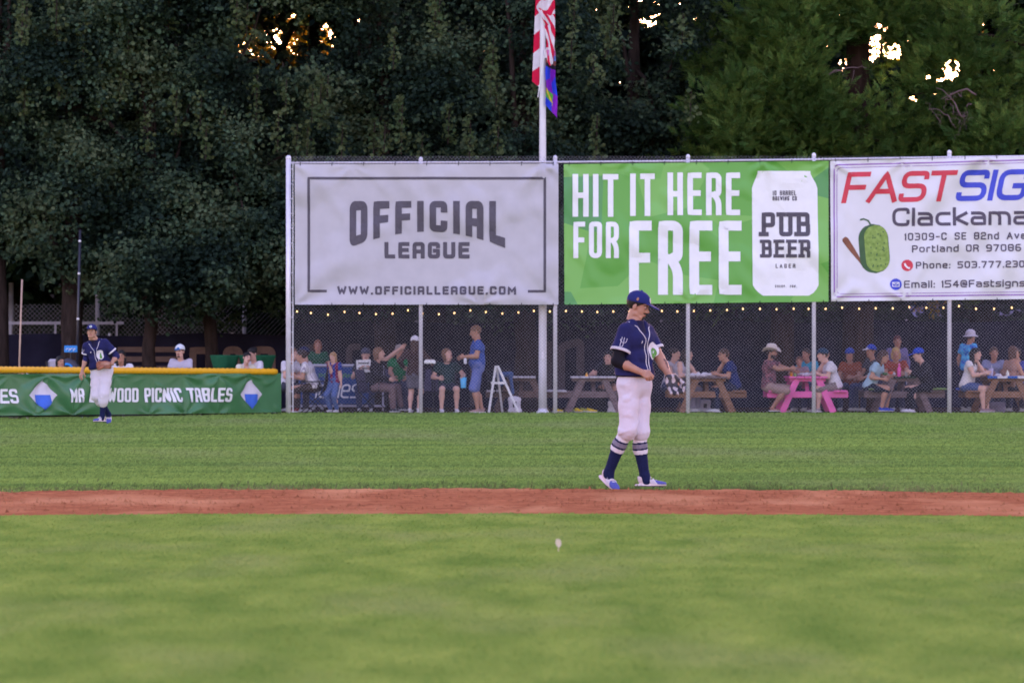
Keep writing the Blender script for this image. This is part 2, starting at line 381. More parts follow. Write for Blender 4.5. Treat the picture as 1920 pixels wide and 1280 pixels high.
# ---------------------------------------------------------------- stroke lettering
r_ = 1
GL = {
'A': (1, [[(0,0),(0,1,r_),(1,1,r_),(1,0)], [(0,.40),(1,.40)]]), 'V^': (1, []),
'B': (1, [[(.5,.52),(.95,.52,r_),(.95,1,r_),(0,1),(0,0),(1,0,r_),(1,.52,r_),(.5,.52)], [(0,.52),(.5,.52)]]),
'C': (1, [[(1,.80),(1,1,r_),(0,1,r_),(0,0,r_),(1,0,r_),(1,.20)]]),
'D': (1, [[(0,.5),(0,1),(1,1,r_),(1,0,r_),(0,0),(0,.5)]]),
'E': (.88, [[(1,1),(0,1),(0,0),(1,0)], [(0,.52),(.9,.52)]]), 'F': (.85, [[(1,1),(0,1),(0,0)], [(0,.5),(.88,.5)]]),
'G': (1, [[(1,.82),(1,1,r_),(0,1,r_),(0,0,r_),(1,0,r_),(1,.46),(.62,.46)]]),
'H': (1, [[(0,0),(0,1)], [(1,0),(1,1)], [(0,.5),(1,.5)]]), 'I': (0, [[(.5,0),(.5,1)]]),
'K': (1, [[(0,0),(0,1)], [(1,1),(.1,.5),(1,0)]]), 'L': (.82, [[(0,1),(0,0),(1,0)]]),
'M': (1.35, [[(0,0),(0,1),(.5,.35),(1,1),(1,0)]]), 'N': (1, [[(0,0),(0,1),(1,0),(1,1)]]),
'O': (1, [[(.5,1),(1,1,r_),(1,0,r_),(0,0,r_),(0,1,r_),(.5,1)]]), 'P': (1, [[(0,0),(0,1),(1,1,r_),(1,.46,r_),(0,.46)]]),
'R': (1, [[(0,0),(0,1),(1,1,r_),(1,.48,r_),(0,.48)], [(.55,.48),(1,.3,r_),(1,0)]]),
'S': (1, [[(1,.86),(1,1,r_),(0,1,r_),(0,.52,r_),(1,.52,r_),(1,0,r_),(0,0,r_),(0,.14)]]),
'T': (.95, [[(0,1),(1,1)], [(.5,1),(.5,0)]]), 'U': (1, [[(0,1),(0,0,r_),(1,0,r_),(1,1)]]),
'W': (1.5, [[(0,1),(.22,0),(.5,.75),(.78,0),(1,1)]]), 'X': (1, [[(0,0),(1,1)], [(0,1),(1,0)]]),
'0': (1, [[(.5,1),(1,1,r_),(1,0,r_),(0,0,r_),(0,1,r_),(.5,1)]]), '1': (.12, [[(0,.85),(1,1),(1,0)]]),
'2': (1, [[(0,.8),(0,1,r_),(1,1,r_),(1,.5,r_),(0,.5,r_),(0,0),(1,0)]]), '3': (1, [[(0,1),(1,1,r_),(1,.5),(.3,.5)], [(1,.5),(1,0,r_),(0,0)]]),
'4': (1, [[(.75,0),(.75,1),(0,.3),(1,.3)]]), '5': (1, [[(1,1),(0,1),(0,.55),(1,.55,r_),(1,0,r_),(0,0)]]),
'6': (1, [[(.9,1),(0,1,r_),(0,0,r_),(1,0,r_),(1,.55,r_),(0,.55)]]), '7': (1, [[(0,1),(1,1),(.35,0)]]),
'8': (1, [[(.5,1),(1,1,r_),(1,.52),(0,.52),(0,1,r_),(.5,1)], [(0,.52),(0,0,r_),(1,0,r_),(1,.52)]]),
'9': (1, [[(1,.45),(0,.45,r_),(0,1,r_),(1,1,r_),(1,0,r_),(.1,0)]]),
'.': (0, [[(.5,0),(.5,.01)]]), ':': (0, [[(.5,0),(.5,.01)], [(.5,.55),(.5,.56)]]), '-': (.6, [[(0,.45),(1,.45)]]),
'a': (.9, [[(.05,.7),(1,.7,r_),(1,0),(0,0,r_),(0,.4,r_),(1,.4)]]), 'c': (.85, [[(1,.7),(0,.7,r_),(0,0,r_),(1,0)]]),
'd': (.9, [[(1,1),(1,0),(0,0,r_),(0,.7,r_),(1,.7)]]), 'e': (.9, [[(0,.36),(1,.36),(1,.7,r_),(0,.7,r_),(0,0,r_),(.95,0)]]),
'g': (.9, [[(1,.15),(0,.15,r_),(0,.7,r_),(1,.7),(1,-.3,r_),(.05,-.3)]]), 'h': (.9, [[(0,1),(0,0)], [(0,.7),(1,.7,r_),(1,0)]]),
'i': (0, [[(.5,0),(.5,.7)], [(.5,.95),(.5,1)]]), 'k': (.85, [[(0,0),(0,1)], [(.95,.7),(.1,.35),(1,0)]]), 'l': (0, [[(.5,0),(.5,1)]]),
'm': (1.4, [[(0,0),(0,.7),(.5,.7,r_),(.5,0)], [(.5,.7),(1,.7,r_),(1,0)]]), 'n': (.9, [[(0,0),(0,.7),(1,.7,r_),(1,0)]]),
'o': (.9, [[(.5,.7),(1,.7,r_),(1,0,r_),(0,0,r_),(0,.7,r_),(.5,.7)]]), 'r': (.6, [[(0,0),(0,.7,r_),(1,.7)]]),
's': (.85, [[(1,.7),(0,.7,r_),(0,.36,r_),(1,.36,r_),(1,0,r_),(0,0)]]), 't': (.5, [[(0,.95),(0,0,r_),(1,0)], [(0,.7),(.9,.7)]]),
'v': (.9, [[(0,.7),(.5,0),(1,.7)]]), '@': (1.1, [[(.7,.35),(.35,.35),(.35,.65),(.7,.65),(.7,.3),(1,.3),(1,1,r_),(0,1,r_),(0,0,r_),(.9,0)]]),
'/A': (1.15, [[(0,0),(.5,1),(1,0)], [(.2,.33),(.8,.33)]]),
}
def ribbon(path, T, rad, sub):
    """thick flat stroke along a path of (x, y[, round]) points -> list of (left, mid, right) stations"""
    pts = []
    closed = len(path) > 2 and path[0][:2] == path[-1][:2]
    for i, p in enumerate(path):
        q = np.array(p[:2], float)
        if len(p) > 2 and 0 < i < len(path)-1:
            a, c = np.array(path[i-1][:2], float), np.array(path[i+1][:2], float)
            la, lc = np.linalg.norm(a-q), np.linalg.norm(c-q)
            r = min(rad, la*.5, lc*.5); A, C = q+(a-q)/la*r, q+(c-q)/lc*r
            for t in np.linspace(0, 1, 6): pts.append((1-t)**2*A+2*t*(1-t)*q+t*t*C)
        else: pts.append(q)
    o = [pts[0]]
    for p in pts[1:]:
        L = np.linalg.norm(p-o[-1])
        if L < 1e-6: continue
        base = o[-1]; n = max(1, int(math.ceil(L/sub)))
        for k in range(1, n+1): o.append(base+(p-base)*k/n)
    o = np.array(o); n = len(o)
    d = np.diff(o, axis=0); d /= np.linalg.norm(d, axis=1)[:, None]
    d0 = np.concatenate([d[:1] if not closed else d[-1:], d]); d1 = np.concatenate([d, d[-1:] if not closed else d[:1]])
    n0 = np.stack([-d0[:, 1], d0[:, 0]], 1); n1 = np.stack([-d1[:, 1], d1[:, 0]], 1)
    m = n0+n1; l = np.linalg.norm(m, axis=1); m /= np.maximum(l, 1e-6)[:, None]
    c = np.clip((m*n1).sum(1), .84, 1); off = m*(T/2/c)[:, None]
    return np.stack([o+off, o, o-off], 1)
def text(b, s, x0, x1, yt, yb, T, place, rad=.3, gap=.28, warp=None, shear=0.0, cap_A=None, sub=5.0, lift=.006, slab=0):
    """adds the string to builder b; coordinates are sign coordinates with y downwards; place(x, y, lift) gives the 3-D point"""
    H = yb-yt; toks = []
    for ch in s: toks.append('/A' if ch == 'A' and cap_A else ch)
    gapw = gap*T*2.2; nsp = sum(t == ' ' for t in toks); wf = [GL[t][0] for t in toks if t != ' ']
    spw = 2.2*gapw+T*.8
    W = (x1-x0-len(wf)*T-gapw*(len(toks)-1)-nsp*spw)/max(sum(wf), 1e-6)
    x = x0; k = 0
    for t in toks:
        if t == ' ': x += spw+gapw; continue
        wfac, strokes = GL[t]; bw = wfac*W
        paths = [list(p) for p in strokes]
        if slab and t in 'PUBER':
            paths += [[(-.32, 0), (.3, 0)]] if t in 'P' else ([[(-.3, 1), (.25, 1)], [(.75, 1), (1.3, 1)]] if t == 'U' else [[(-.28, 0), (.2, 0)], [(-.28, 1), (.2, 1)]])
        for st in paths:
            pp = []
            for p in st:
                pp.append((x+T/2+p[0]*bw, yb-T/2-p[1]*(H-T)) + tuple(p[2:]))
            if T > .0 and t in '.:' or (t == 'i' and len(st) == 2 and st[0][1] > .9): pp = [pp[0], (pp[0][0], pp[0][1]-T)]; pp = [(pp[0][0], pp[0][1]+T/2), (pp[1][0], pp[1][1]+T/2)]
            elif len(pp) >= 2 and T:   # extend open ends to the full letter box
                def ext(a, c):
                    a2, c2 = np.array(a[:2]), np.array(c[:2]); v = a2-c2; L = np.linalg.norm(v)
                    return tuple(a2+v/L*T/2) if L > 1e-6 else a[:2]
                if pp[0][:2] != pp[-1][:2]: pp[0], pp[-1] = ext(pp[0], pp[1]), ext(pp[-1], pp[-2])
            rb = ribbon(pp, T, rad*max(bw, H*.3), sub)
            k += 1
            G = np.zeros((len(rb), 3, 3))
            for i in range(len(rb)):
                for j in range(3):
                    X, Y = rb[i, j]
                    X = X+shear*(yb-Y)
                    if warp: X, Y = warp(X, Y)
                    G[i, j] = place(X, Y, lift+k*.0004)
            b.grid(G)
        x += bw+T+gapw
def polygon_fill(b, rows, place, lift, nc=8):
    """rows: list of (y, xl, xr)"""
    G = np.array([[place(xl+(xr-xl)*t, y, lift) for t in np.linspace(0, 1, nc)] for y, xl, xr in rows]); b.grid(G)
def disc(b, cx, cy, rx, ry, place, lift, n=10):
    a = np.linspace(-.98, .98, n); polygon_fill(b, [(cy+ry*t, cx-rx*math.sqrt(1-t*t), cx+rx*math.sqrt(1-t*t)) for t in a], place, lift)

def wrinkles(seed, u0, u1, v0, v1, tops, amp=.02, ridges=()):
    rs = np.random.default_rng(seed); src = []
    for p in tops: src.append((p[0], p[1], rs.uniform(.6, 1.2)*amp, rs.integers(5, 9), rs.uniform(0, 6), p[2] if len(p) > 2 else 70))
    ws = [(rs.uniform(-.05, .05), rs.uniform(-.05, .05), rs.uniform(0, 6), rs.uniform(.2, .5)*amp) for _ in range(6)]
    ws += [(rs.uniform(-.16, .16), rs.uniform(-.12, .12), rs.uniform(0, 6), rs.uniform(.06, .14)*amp) for _ in range(8)]
    def f(u, v):
        z = 0.0
        for (cx, cy, a, k, ph, rho) in src:
            dx, dy = u-cx, v-cy; r = math.hypot(dx, dy)+1e-3; th = math.atan2(dy, dx)
            z += a*math.exp(-r/rho)*math.sin(k*th+ph)*min(1, r/12)
        for a, b_, ph, A in ws: z += A*math.sin(a*u+b_*v+ph)
        for px, A, s in ridges: z += A*math.exp(-((u-px)/s)**2)
        return z
    return f
def banner(name, label, c, fab, seed, tops, amp, place0, ridges=(), nu=110, nv=64, lift=.0, eyelets=True):
    """c: the four corners (tl, tr, br, bl) in sign coordinates"""
    wr = wrinkles(seed, 0, 0, 0, 0, tops, amp, ridges)
    place = lambda x, y, l: place0(x, y, l+.012+max(wr(x, y), -.014+.10*wr(x, y)))
    root = thing(name, label, 'banner', place0(c[3][0], c[3][1], 0))
    o = root.location.copy()
    pl = lambda x, y, l: np.array(place(x, y, l)-o)
    G = np.zeros((nu, nv, 3)); tl, tr, br, bl = [np.array(p, float) for p in c]
    for i, s in enumerate(np.linspace(0, 1, nu)):
        for j, t in enumerate(np.linspace(0, 1, nv)):
            p = (tl*(1-s)+tr*s)*(1-t)+(bl*(1-s)+br*s)*t; G[i, j] = pl(p[0], p[1], 0)
    B().grid(G).build('fabric', fab, root, smooth=True)
    if eyelets:
        b = B()
        for t in np.linspace(.02, .98, 9):
            for (a, e, s) in ((tl, tr, 1), (bl, br, -1)):
                p = a*(1-t)+e*t; q = pl(p[0], p[1]+3*s, .01); b.tube([q, pl(p[0]+.5, p[1]-4*s, -.02)], .008, 4)
        b.build('tie', m_black, root)
    return root, pl
def place_fence(x, y, l): p = P(x, y, DF-.085); return p+Vector((0, -l, 0))
def lettering(root, name, mat, fn): b = B(); fn(b); return b.build(name, mat, root)

# grey banner
m_grey_vinyl = M('grey_vinyl', (.46, .44, .47), rough=.55, var=.05, scale=3, spec=.35)
tops = [(553, 308), (1047, 307), (553, 571), (1047, 571), (660, 308, 30), (1017, 308, 60), (900, 571, 30)]
gb, pl = banner('grey_banner', 'large grey vinyl banner reading OFFICIAL LEAGUE inside a dark thin frame', [(553, 308), (1047, 307), (1047, 571), (553, 571)], m_grey_vinyl, 3, tops, .05, place_fence, ridges=((789, .012, 5), (1017, .016, 7)))
def arch(x, y):
    bot = 434.5+30.4*((x-801)/145.7)**2; top = 377+2.0*((x-801)/145.7)**2*0; t = (y-377)/57.5
    return x, top+t*(bot-top)
lettering(gb, 'lettering', m_grey_print, lambda b: (text(b, 'OFFICIAL', 655.6, 947, 377, 434.5, 12.4, pl, rad=.25, gap=.40, warp=arch),
    text(b, 'LEAGUE', 720.8, 880.5, 453.8, 484.7, 7.6, pl, rad=.22, gap=.34), text(b, 'WWW.OFFICIALLEAGUE.COM', 632.5, 967.7, 536.5, 552.5, 4.1, pl, rad=.2, gap=.42)))
lettering(gb, 'printed_frame', m_grey_print, lambda b: [b.grid(np.array([[pl(*p, .006) for p in row] for row in ribbon([(612.8, 545.6), (579, 545.6), (579, 334.5), (1021.5, 334.5), (1021.5, 546), (989.7, 546)], 5, 1, 6)]))])

# green banner
def camo_mat():
    m = bpy.data.materials.new('green_facet_vinyl'); m.use_nodes = True; n = m.node_tree; L = n.links.new; bs = n.nodes["Principled BSDF"]
    tc = n.nodes.new("ShaderNodeTexCoord"); mp = n.nodes.new("ShaderNodeMapping"); mp.inputs[3].default_value = (.8, .0, 1.15); mp.inputs[2].default_value = (0, .6, 0); L(tc.outputs["Object"], mp.inputs[0])
    v = n.nodes.new("ShaderNodeTexVoronoi"); v.inputs["Scale"].default_value = 1.0; L(mp.outputs[0], v.inputs["Vector"])
    sp = n.nodes.new("ShaderNodeSeparateColor"); L(v.outputs["Color"], sp.inputs[0])
    cr = n.nodes.new("ShaderNodeValToRGB"); e = cr.color_ramp; e.interpolation = 'CONSTANT'
    e.elements[0].color = (.115, .36, .055, 1); e.elements[1].position = .35; e.elements[1].color = (.175, .43, .085, 1)
    x = e.elements.new(.65); x.color = (.085, .29, .085, 1); x = e.elements.new(.85); x.color = (.14, .40, .07, 1)
    L(sp.outputs[0], cr.inputs[0]); L(cr.outputs[0], bs.inputs["Base Color"]); bs.inputs["Roughness"].default_value = .5
    return m
tops = [(1057, 308), (1553, 302), (1057, 571), (1553, 565), (1302, 305, 60), (1180, 307, 40), (1430, 303, 40), (1290, 568, 45)]
nb, pl2 = banner('green_banner', 'bright green vinyl banner reading HIT IT HERE FOR FREE beside a white can', [(1057, 308), (1553.5, 302), (1553.5, 565.5), (1058.5, 571)], camo_mat(), 5, tops, .06, place_fence, ridges=((1290, .01, 5),))
tilt = lambda x, y: (x, y-.0105*(x-1120))
lettering(nb, 'lettering', m_white_print, lambda b: (text(b, 'HIT', 1073.6, 1159.4, 326.5, 406.5, 10.3, pl2, gap=.36, sub=5), text(b, 'IT', 1181.5, 1227.7, 325.5, 405, 10.5, pl2, gap=.36), text(b, 'HERE', 1251.5, 1387.7, 323.6, 403.6, 10.5, pl2, gap=.36),
    text(b, 'FOR', 1075, 1160.2, 415.8, 484, 9.2, pl2, gap=.36, rad=.5), text(b, 'FREE', 1179.6, 1390.5, 414, 552.5, 18.4, pl2, gap=.30)))
cx_ = lambda v: 1030+v/3.5556
cy_ = lambda v: 280+v/3.5556
rows = [(145, 1388, 1740), (165, 1386, 1742), (195, 1375, 1757), (225, 1362, 1775), (258, 1351, 1787), (420, 1352, 1789), (580, 1353, 1791), (740, 1354, 1793), (905, 1356, 1795), (930, 1372, 1782), (955, 1395, 1762), (975, 1425, 1730)]
rows = [(cy_(y), cx_(a), cx_(c)) for y, a, c in rows]
rr = []
for (y, a, c), (y2, a2, c2) in zip(rows[:-1], rows[1:]):
    n_ = max(1, int((y2-y)/6))
    rr += [(y+(y2-y)*t, a+(a2-a)*t, c+(c2-c)*t) for t in np.arange(n_)/n_]
rr.append(rows[-1])
can = lettering(nb, 'can_picture', m_white_print, lambda b: polygon_fill(b, rr, pl2, .004, 22))
lettering(nb, 'can_lettering', m_grey_print, lambda b: (text(b, '10 BARREL', cx_(1488), cx_(1645), cy_(275), cy_(308), 1.7, pl2, gap=.3, sub=3), text(b, 'BREWING CO', cx_(1488), cx_(1650), cy_(313), cy_(342), 1.6, pl2, gap=.3, sub=3),
    text(b, 'PUB', cx_(1415), cx_(1738), cy_(420), cy_(580), 8.2, pl2, rad=.2, gap=.42, slab=1, lift=.012), text(b, 'BEER', cx_(1416), cx_(1738), cy_(602), cy_(722), 6.4, pl2, rad=.2, gap=.42, slab=1, lift=.012),
    text(b, 'LAGER', cx_(1508), cx_(1640), cy_(763), cy_(792), 1.7, pl2, gap=.9, sub=3, cap_A=1), text(b, 'CHEAP. FUN.', cx_(1505), cx_(1650), cy_(904), cy_(921), 1.0, pl2, gap=.7, sub=3)))

# white banner
m_wvinyl = M('white_vinyl', (.66, .645, .67), rough=.5, var=.03, scale=3, spec=.35)
tops = [(1557, 302), (2060, 291), (1557, 565), (2060, 559), (1700, 299, 50), (1850, 296, 50), (1700, 563, 40)]
wb, pl3 = banner('white_banner', 'white vinyl banner with red and blue lettering, purple border and a printed cucumber', [(1556.5, 302), (2060, 290), (2060, 559), (1558.5, 565)], m_wvinyl, 9, tops, .055, place_fence, ridges=((1780, .01, 5),))
m_red = M('red_print', (.56, .045, .07), rough=.55, var=.05); m_blue = M('blue_print', (.05, .07, .50), rough=.55, var=.05)
m_purple = M('purple_print', (.30, .16, .42), rough=.55, var=.1); m_dk = M('charcoal_print', (.085, .07, .10), rough=.55)
sl = lambda x, y: (x, y-.0165*(x-1577))
sl2 = lambda x, y: (x, y-.012*(x-1700))
lettering(wb, 'red_lettering', m_red, lambda b: text(b, 'FAST', 1577, 1783, 323, 381, 9.2, pl3, rad=.34, gap=.12, warp=sl, shear=.22, cap_A=1))
lettering(wb, 'blue_lettering', m_blue, lambda b: text(b, 'SIGNS', 1790, 2040, 323, 381, 10.0, pl3, rad=.34, gap=.2, warp=sl, shear=.22))
lettering(wb, 'lettering', m_dk, lambda b: (text(b, 'Clackamas', 1673, 1962, 390, 424.5, 6.0, pl3, rad=.45, gap=.32, warp=lambda x, y: (x, y-.012*(x-1673))),
    text(b, '10309-C SE 82nd Ave', 1696, 1923, 437, 451, 2.5, pl3, rad=.4, gap=.55, warp=sl2, sub=3, cap_A=1), text(b, 'Portland OR 97086', 1710, 1914, 460, 473.5, 2.5, pl3, rad=.4, gap=.5, warp=sl2, sub=3),
    text(b, 'Phone: 503.777.230', 1717, 1921, 491, 504, 2.5, pl3, rad=.4, gap=.5, warp=sl2, sub=3), text(b, 'Email: 154@Fastsigns.com', 1695, 1972, 526, 540, 2.5, pl3, rad=.4, gap=.45, warp=sl2, sub=3)))
def border(b):
    for ins, T in ((0, 2.6), (5.2, 1.2)):
        q = [(1800, 308-4+ins), (2053-ins, 299+ins-3, 1), (2053-ins, 551-ins, 1), (1564+ins, 556.5-ins, 1), (1564+ins, 309.5+ins, 1), (1800, 304+ins)]
        b.grid(np.array([[pl3(*p, .006) for p in row] for row in ribbon(q, T, 9, 6)]))
lettering(wb, 'printed_border', m_purple, border)
def icon(c, m, glyph):
    o = lettering(wb, 'printed_icon', m, lambda b: disc(b, c[0], c[1], 11, 11, pl3, .006))
    b = B(); [b.grid(np.array([[pl3(*p, .011+.001*i) for p in row] for row in ribbon(g, T, .5, 2)])) for i, (g, T) in enumerate(glyph)]
    b.build('printed_glyph', m_white_print, wb)
icon((1701, 497.6), m_red, [([(1696.5, 493.5), (1697.5, 497.5), (1702, 502), (1706, 503)], 3.2)])
icon((1679.5, 533), m_blue, [([(1673.5, 529.5), (1685.5, 529.5), (1685.5, 537), (1673.5, 537), (1673.5, 529.5)], 1.4), ([(1673.5, 529.5), (1679.5, 534), (1685.5, 529.5)], 1.2)])
m_cuke = M('cucumber_green', (.17, .30, .05), rough=.6, var=.25, scale=12, hue=(.30, .42, .10)); m_cuke2 = M('cucumber_dark', (.05, .11, .045), rough=.6)
rt = lambda cx, cy, a, f: (lambda x, y, l: f(cx+(x-cx)*math.cos(a)-(y-cy)*math.sin(a), cy+(x-cx)*math.sin(a)+(y-cy)*math.cos(a), l))
pr_ = rt(1641, 466, -.08, pl3)
def caps(b, cx, cy, hw, hh, place, lift):
    rows = []
    for t in np.linspace(-1, 1, 26):
        y = cy+hh*t; e = max(0, (abs(t)*hh-(hh-hw))/hw); rows.append((y, cx-hw*math.sqrt(max(0, 1-min(1, e)**2)), cx+hw*math.sqrt(max(0, 1-min(1, e)**2))))
    polygon_fill(b, rows, place, lift)
lettering(wb, 'cucumber_rim', m_cuke2, lambda b: caps(b, 1639, 466, 28, 46.5, pr_, .005))
lettering(wb, 'cucumber_picture', m_cuke, lambda b: caps(b, 1644, 466, 22, 44, pr_, .009))
def spots(b):
    rs = np.random.default_rng(4)
    for i in range(24): disc(b, 1643+rs.uniform(-16, 16), 466+rs.uniform(-36, 36), 1.3, 1.6, pr_, .0125, 4)
    b.grid(np.array([[pr_(*p, .007) for p in row] for row in ribbon([(1636, 421), (1632, 413), (1624, 409), (1617, 410)], 3.0, 3, 2)]))
lettering(wb, 'cucumber_spots', m_cuke2, spots)
m_bat = M('bat_print', (.22, .085, .05), rough=.6, var=.2)
def bat(b):
    rows = []
    for t in np.linspace(0, 1, 24):
        r = np.interp(t, [0, .06, .4, .8, .97, 1], [3.5, 6.2, 5.2, 2.6, 2.4, 3.6]); rows.append((t*66, -r, r))
    a = -.62; pb = lambda x, y, l: pl3(1582+x*math.cos(a)-y*math.sin(a), 446+x*math.sin(a)+y*math.cos(a), l)
    polygon_fill(b, rows, pb, .004)
lettering(wb, 'bat_picture', m_bat, bat)

# ---------------------------------------------------------------- flagpole and flags
xp = (1017.5-960)*(DF+.35)/F
fp = thing('flagpole', 'tall white tapering flagpole behind the top rail of the chain link fence', 'flagpole', (xp, DF+.35, 0))
zz = np.linspace(0, 10.6, 12)
B().tube(np.stack([zz*0, zz*0, zz], 1), np.interp(zz, [0, 5, 10.6], [.088, .076, .040]), 14).build('pole', M('pole_paint', (.62, .60, .64), rough=.35, var=.05, spec=.5), fp, smooth=True)
B().lathe([(.14, 0), (.14, .03), (.10, .06), (.09, .10)]).build('base_collar', m_steel, fp, smooth=True)
ell_ball(B(), (0, 0, 10.68), (.09, .09, .09)).build('finial', M('gold_paint', (.6, .4, .1), rough=.3, metal=.8), fp, smooth=True)
B().tube([(.05, -.09, 7.55), (-.02, -.10, 7.1), (-.10, -.10, 6.55)], .009, 6).build('halyard', m_white, fp)
B().box((0, -.09, 1.2), (.05, .03, .14)).build('cleat', m_steel, fp)
def flag_mesh(name, root, mats, f, zt, zb, nu=90, nv=260, midx=None):
    U, Vv = np.meshgrid(np.linspace(0, 1, nu), np.linspace(0, 1, nv), indexing='ij')
    G = f(U, Vv); b = B().grid(G)
    uc = (U[:-1, :-1]+U[1:, 1:]).ravel()/2; vc = (Vv[:-1, :-1]+Vv[1:, 1:]).ravel()/2
    return b.build(name, mats, root, smooth=True, midx=midx(uc, vc))
m_fr = cloth('flag_red', (.62, .012, .06), trans=.15); m_fw = cloth('flag_white', (.70, .66, .70), trans=.15)
us = tag(bpy.data.objects.new('striped_flag', None), 'limp flag with red and white stripes hanging high on the flagpole', 'flag'); COL.objects.link(us); us.location = (xp, DF+.35, 0)
m_fb = cloth('flag_blue', (.02, .03, .16), trans=.1)
def us_f0(u, v):     # two folds: a narrow one behind the pole, a broad one in front
    top = 10.4; z = top-v*(2.35+.5*u)-.55*u
    z = z-.10*np.sin(u*9+v*3)
    wdt = .14+.10*v
    x = .03+wdt*1.25*np.sin(u*7.2+.6*np.sin(v*4))*(.55+.45*u)+.02*np.sin(v*9)
    y = -.11-.10*np.cos(u*7.2)*(.5+.5*v)+.02*np.sin(v*13+u*5)
    return np.stack([x, y, z], -1)
def us_f2(u, v):
    z = 10.3-v*3.60+.20*u; x = .02-.24*(.35+.65*v)*u; y = .10+.02*np.sin(v*8)+.05*u
    return np.stack([x, y, z], -1)
def us_f(u, v):     # broad fold in front: crosses the pole high up, then hangs to its right
    z = 10.4-v*3.05-.16*u+.05*np.sin(u*8)
    t = np.clip((z-8.05)/.35, 0, 1); left = np.where(z > 8.05, .07-.20*t, .06+.02*np.sin(v*30)); right = .235+.03*v-.05*np.clip((v-.8)/.2, 0, 1)
    x = left+(right-left)*u; y = -.12-.05*np.sin(u*7+v*5)-.03*np.sin(v*14+u*9)
    return np.stack([x, y, z], -1)
flag_mesh('fly_fold', us, [m_fr, m_fw, m_fb], us_f, 0, 0, midx=lambda u, v: np.where((v < .3) & (u < .3), 2, (np.floor((v*1.0+.16*u*np.where(v > .66, -1.2, 1))*14)).astype(int) % 2))
flag_mesh('back_fold', us, [m_fr, m_fw], us_f2, 0, 0, 30, 240, midx=lambda u, v: (np.floor((v-.10*u)*9.5)).astype(int) % 2)
pf = tag(bpy.data.objects.new('rainbow_flag', None), 'limp rainbow pride flag hanging below the striped flag on the flagpole', 'flag'); COL.objects.link(pf); pf.location = (xp, DF+.35, 0)
pc = [cloth('pride_'+n_, c_, trans=.15) for n_, c_ in (('pink', (.72, .22, .55)), ('sky', (.20, .36, .78)), ('brown', (.30, .10, .08)), ('black', (.03, .025, .04)), ('violet', (.22, .02, .42)), ('blue', (.03, .06, .62)), ('green', (.10, .42, .06)), ('yellow', (.75, .55, .05)), ('white', (.7, .66, .72)))]
def pf_f(u, v):
    z = 7.58-v*(1.18+.28*u); x = .065+u*(.185+.06*v)+.012*np.sin(v*11); y = -.10-.07*np.sin(u*6+v*3)+.05*np.sin(v*5)
    return np.stack([x, y, z], -1)
def pf_i(u, v):
    i = np.full(len(u), 4); i = np.where((v > .30) & (v < .36+.22*(1-u)) & (u < .5), 5, i); s = v-.33
    i = np.where((s+.0 > .08+.30*(1-u)) & (u > .55) & (s < .36), 5, i)
    i = np.where((v > .72) & (u < .62-(v-.72)*.6), 6, i); i = np.where((v > .70+.25*u) & (v < .76+.25*u) & (u < .6), 7, i); i = np.where((v > .86) & (u < .55), 5, i)
    for k, (a, e) in enumerate(((.04, .115), (.115, .19), (.19, .255), (.255, .32))): i = np.where((v >= a) & (v < e), k, i)
    return np.where(v < .04, 8, i)
flag_mesh('cloth', pf, pc, pf_f, 0, 0, 60, 180, midx=pf_i)

# ---------------------------------------------------------------- low outfield fence with its green banner
LA, LB = P(-330, 790, 75.6), P(528, 776, 87.6)
LA.z = LB.z = 0
def on_low(px, py, lift=0.0):
    s = (px-960)/F; dx, dy = LB.x-LA.x, LB.y-LA.y
    t = (s*LA.y-LA.x)/(dx-s*dy); y = LA.y+t*dy; x = LA.x+t*dx
    nrm = Vector((dy, -dx, 0)).normalized()
    return Vector((x, y, EYE-(py-659)*y/F))+nrm*lift
lf = thing('low_fence', 'low outfield fence with a yellow plastic tube along its top', 'fence', (LB.x, LB.y, 0))
def low_local(v): return np.array(v-Vector((LB.x, LB.y, 0)))
tp = [on_low(px, np.interp(px, [-330, 0, 517], [692, 693, 696.5])) for px in np.linspace(-330, 517, 300)]
L_ = np.cumsum([0]+[(a-b_).length for a, b_ in zip(tp[1:], tp[:-1])])
B().tube([low_local(p) for p in tp], .062+.006*np.sin(np.arange(300)*2.1), 12).build('yellow_cap', M('yellow_tube', (.75, .38, .008), rough=.5, var=.06, spec=.4), lf, smooth=True)
for px in (-120, 60, 240, 385, 524):
    p = on_low(px, 700, -.11); q = low_local(p); B().tube([(q[0], q[1], 0), (q[0], q[1], .92)], .024, 8).build('post', m_steel, lf, smooth=True)
B().tube([low_local(on_low(px, np.interp(px, [-330, 0, 528], [784, 783, 775]), -.03)) for px in (-330, 528)], .018, 6).build('bottom_rail', m_black, lf)
b = B()
A_, E_ = low_local(on_low(-330, 700, -.07)), low_local(on_low(527, 700, -.07)); Ln = np.linalg.norm((E_-A_)[:2]); dr = (E_-A_)/Ln
for fam in (0, 1):
    for c in np.arange(-1, Ln+1, .072):
        q = [(c, .06), (c+(.86 if fam else -.86), .92)]
        if min(q[0][0], q[1][0]) < 0 or max(q[0][0], q[1][0]) > Ln: continue
        b.tube([(A_[0]+dr[0]*u, A_[1]+dr[1]*u, z) for u, z in q], .0022, 3, cap=False)
b.build('wire_mesh', m_wire, lf)
m_gv = M('green_vinyl', (.050, .175, .065), rough=.42, var=.08, scale=3, spec=.5)
tops = [(x, 703, 34) for x in (-60, 18, 85, 150, 215, 278, 341, 404, 465, 526)]+[(x, 779, 26) for x in (-20, 60, 130, 277, 341, 405, 527)]
ptop = lambda px: np.interp(px, [-330, 0, 440, 528], [702, 702.5, 703.5, 699.5])
pbot = lambda px: np.interp(px, [-330, 0, 300, 528], [783, 780.5, 779.5, 772.5])
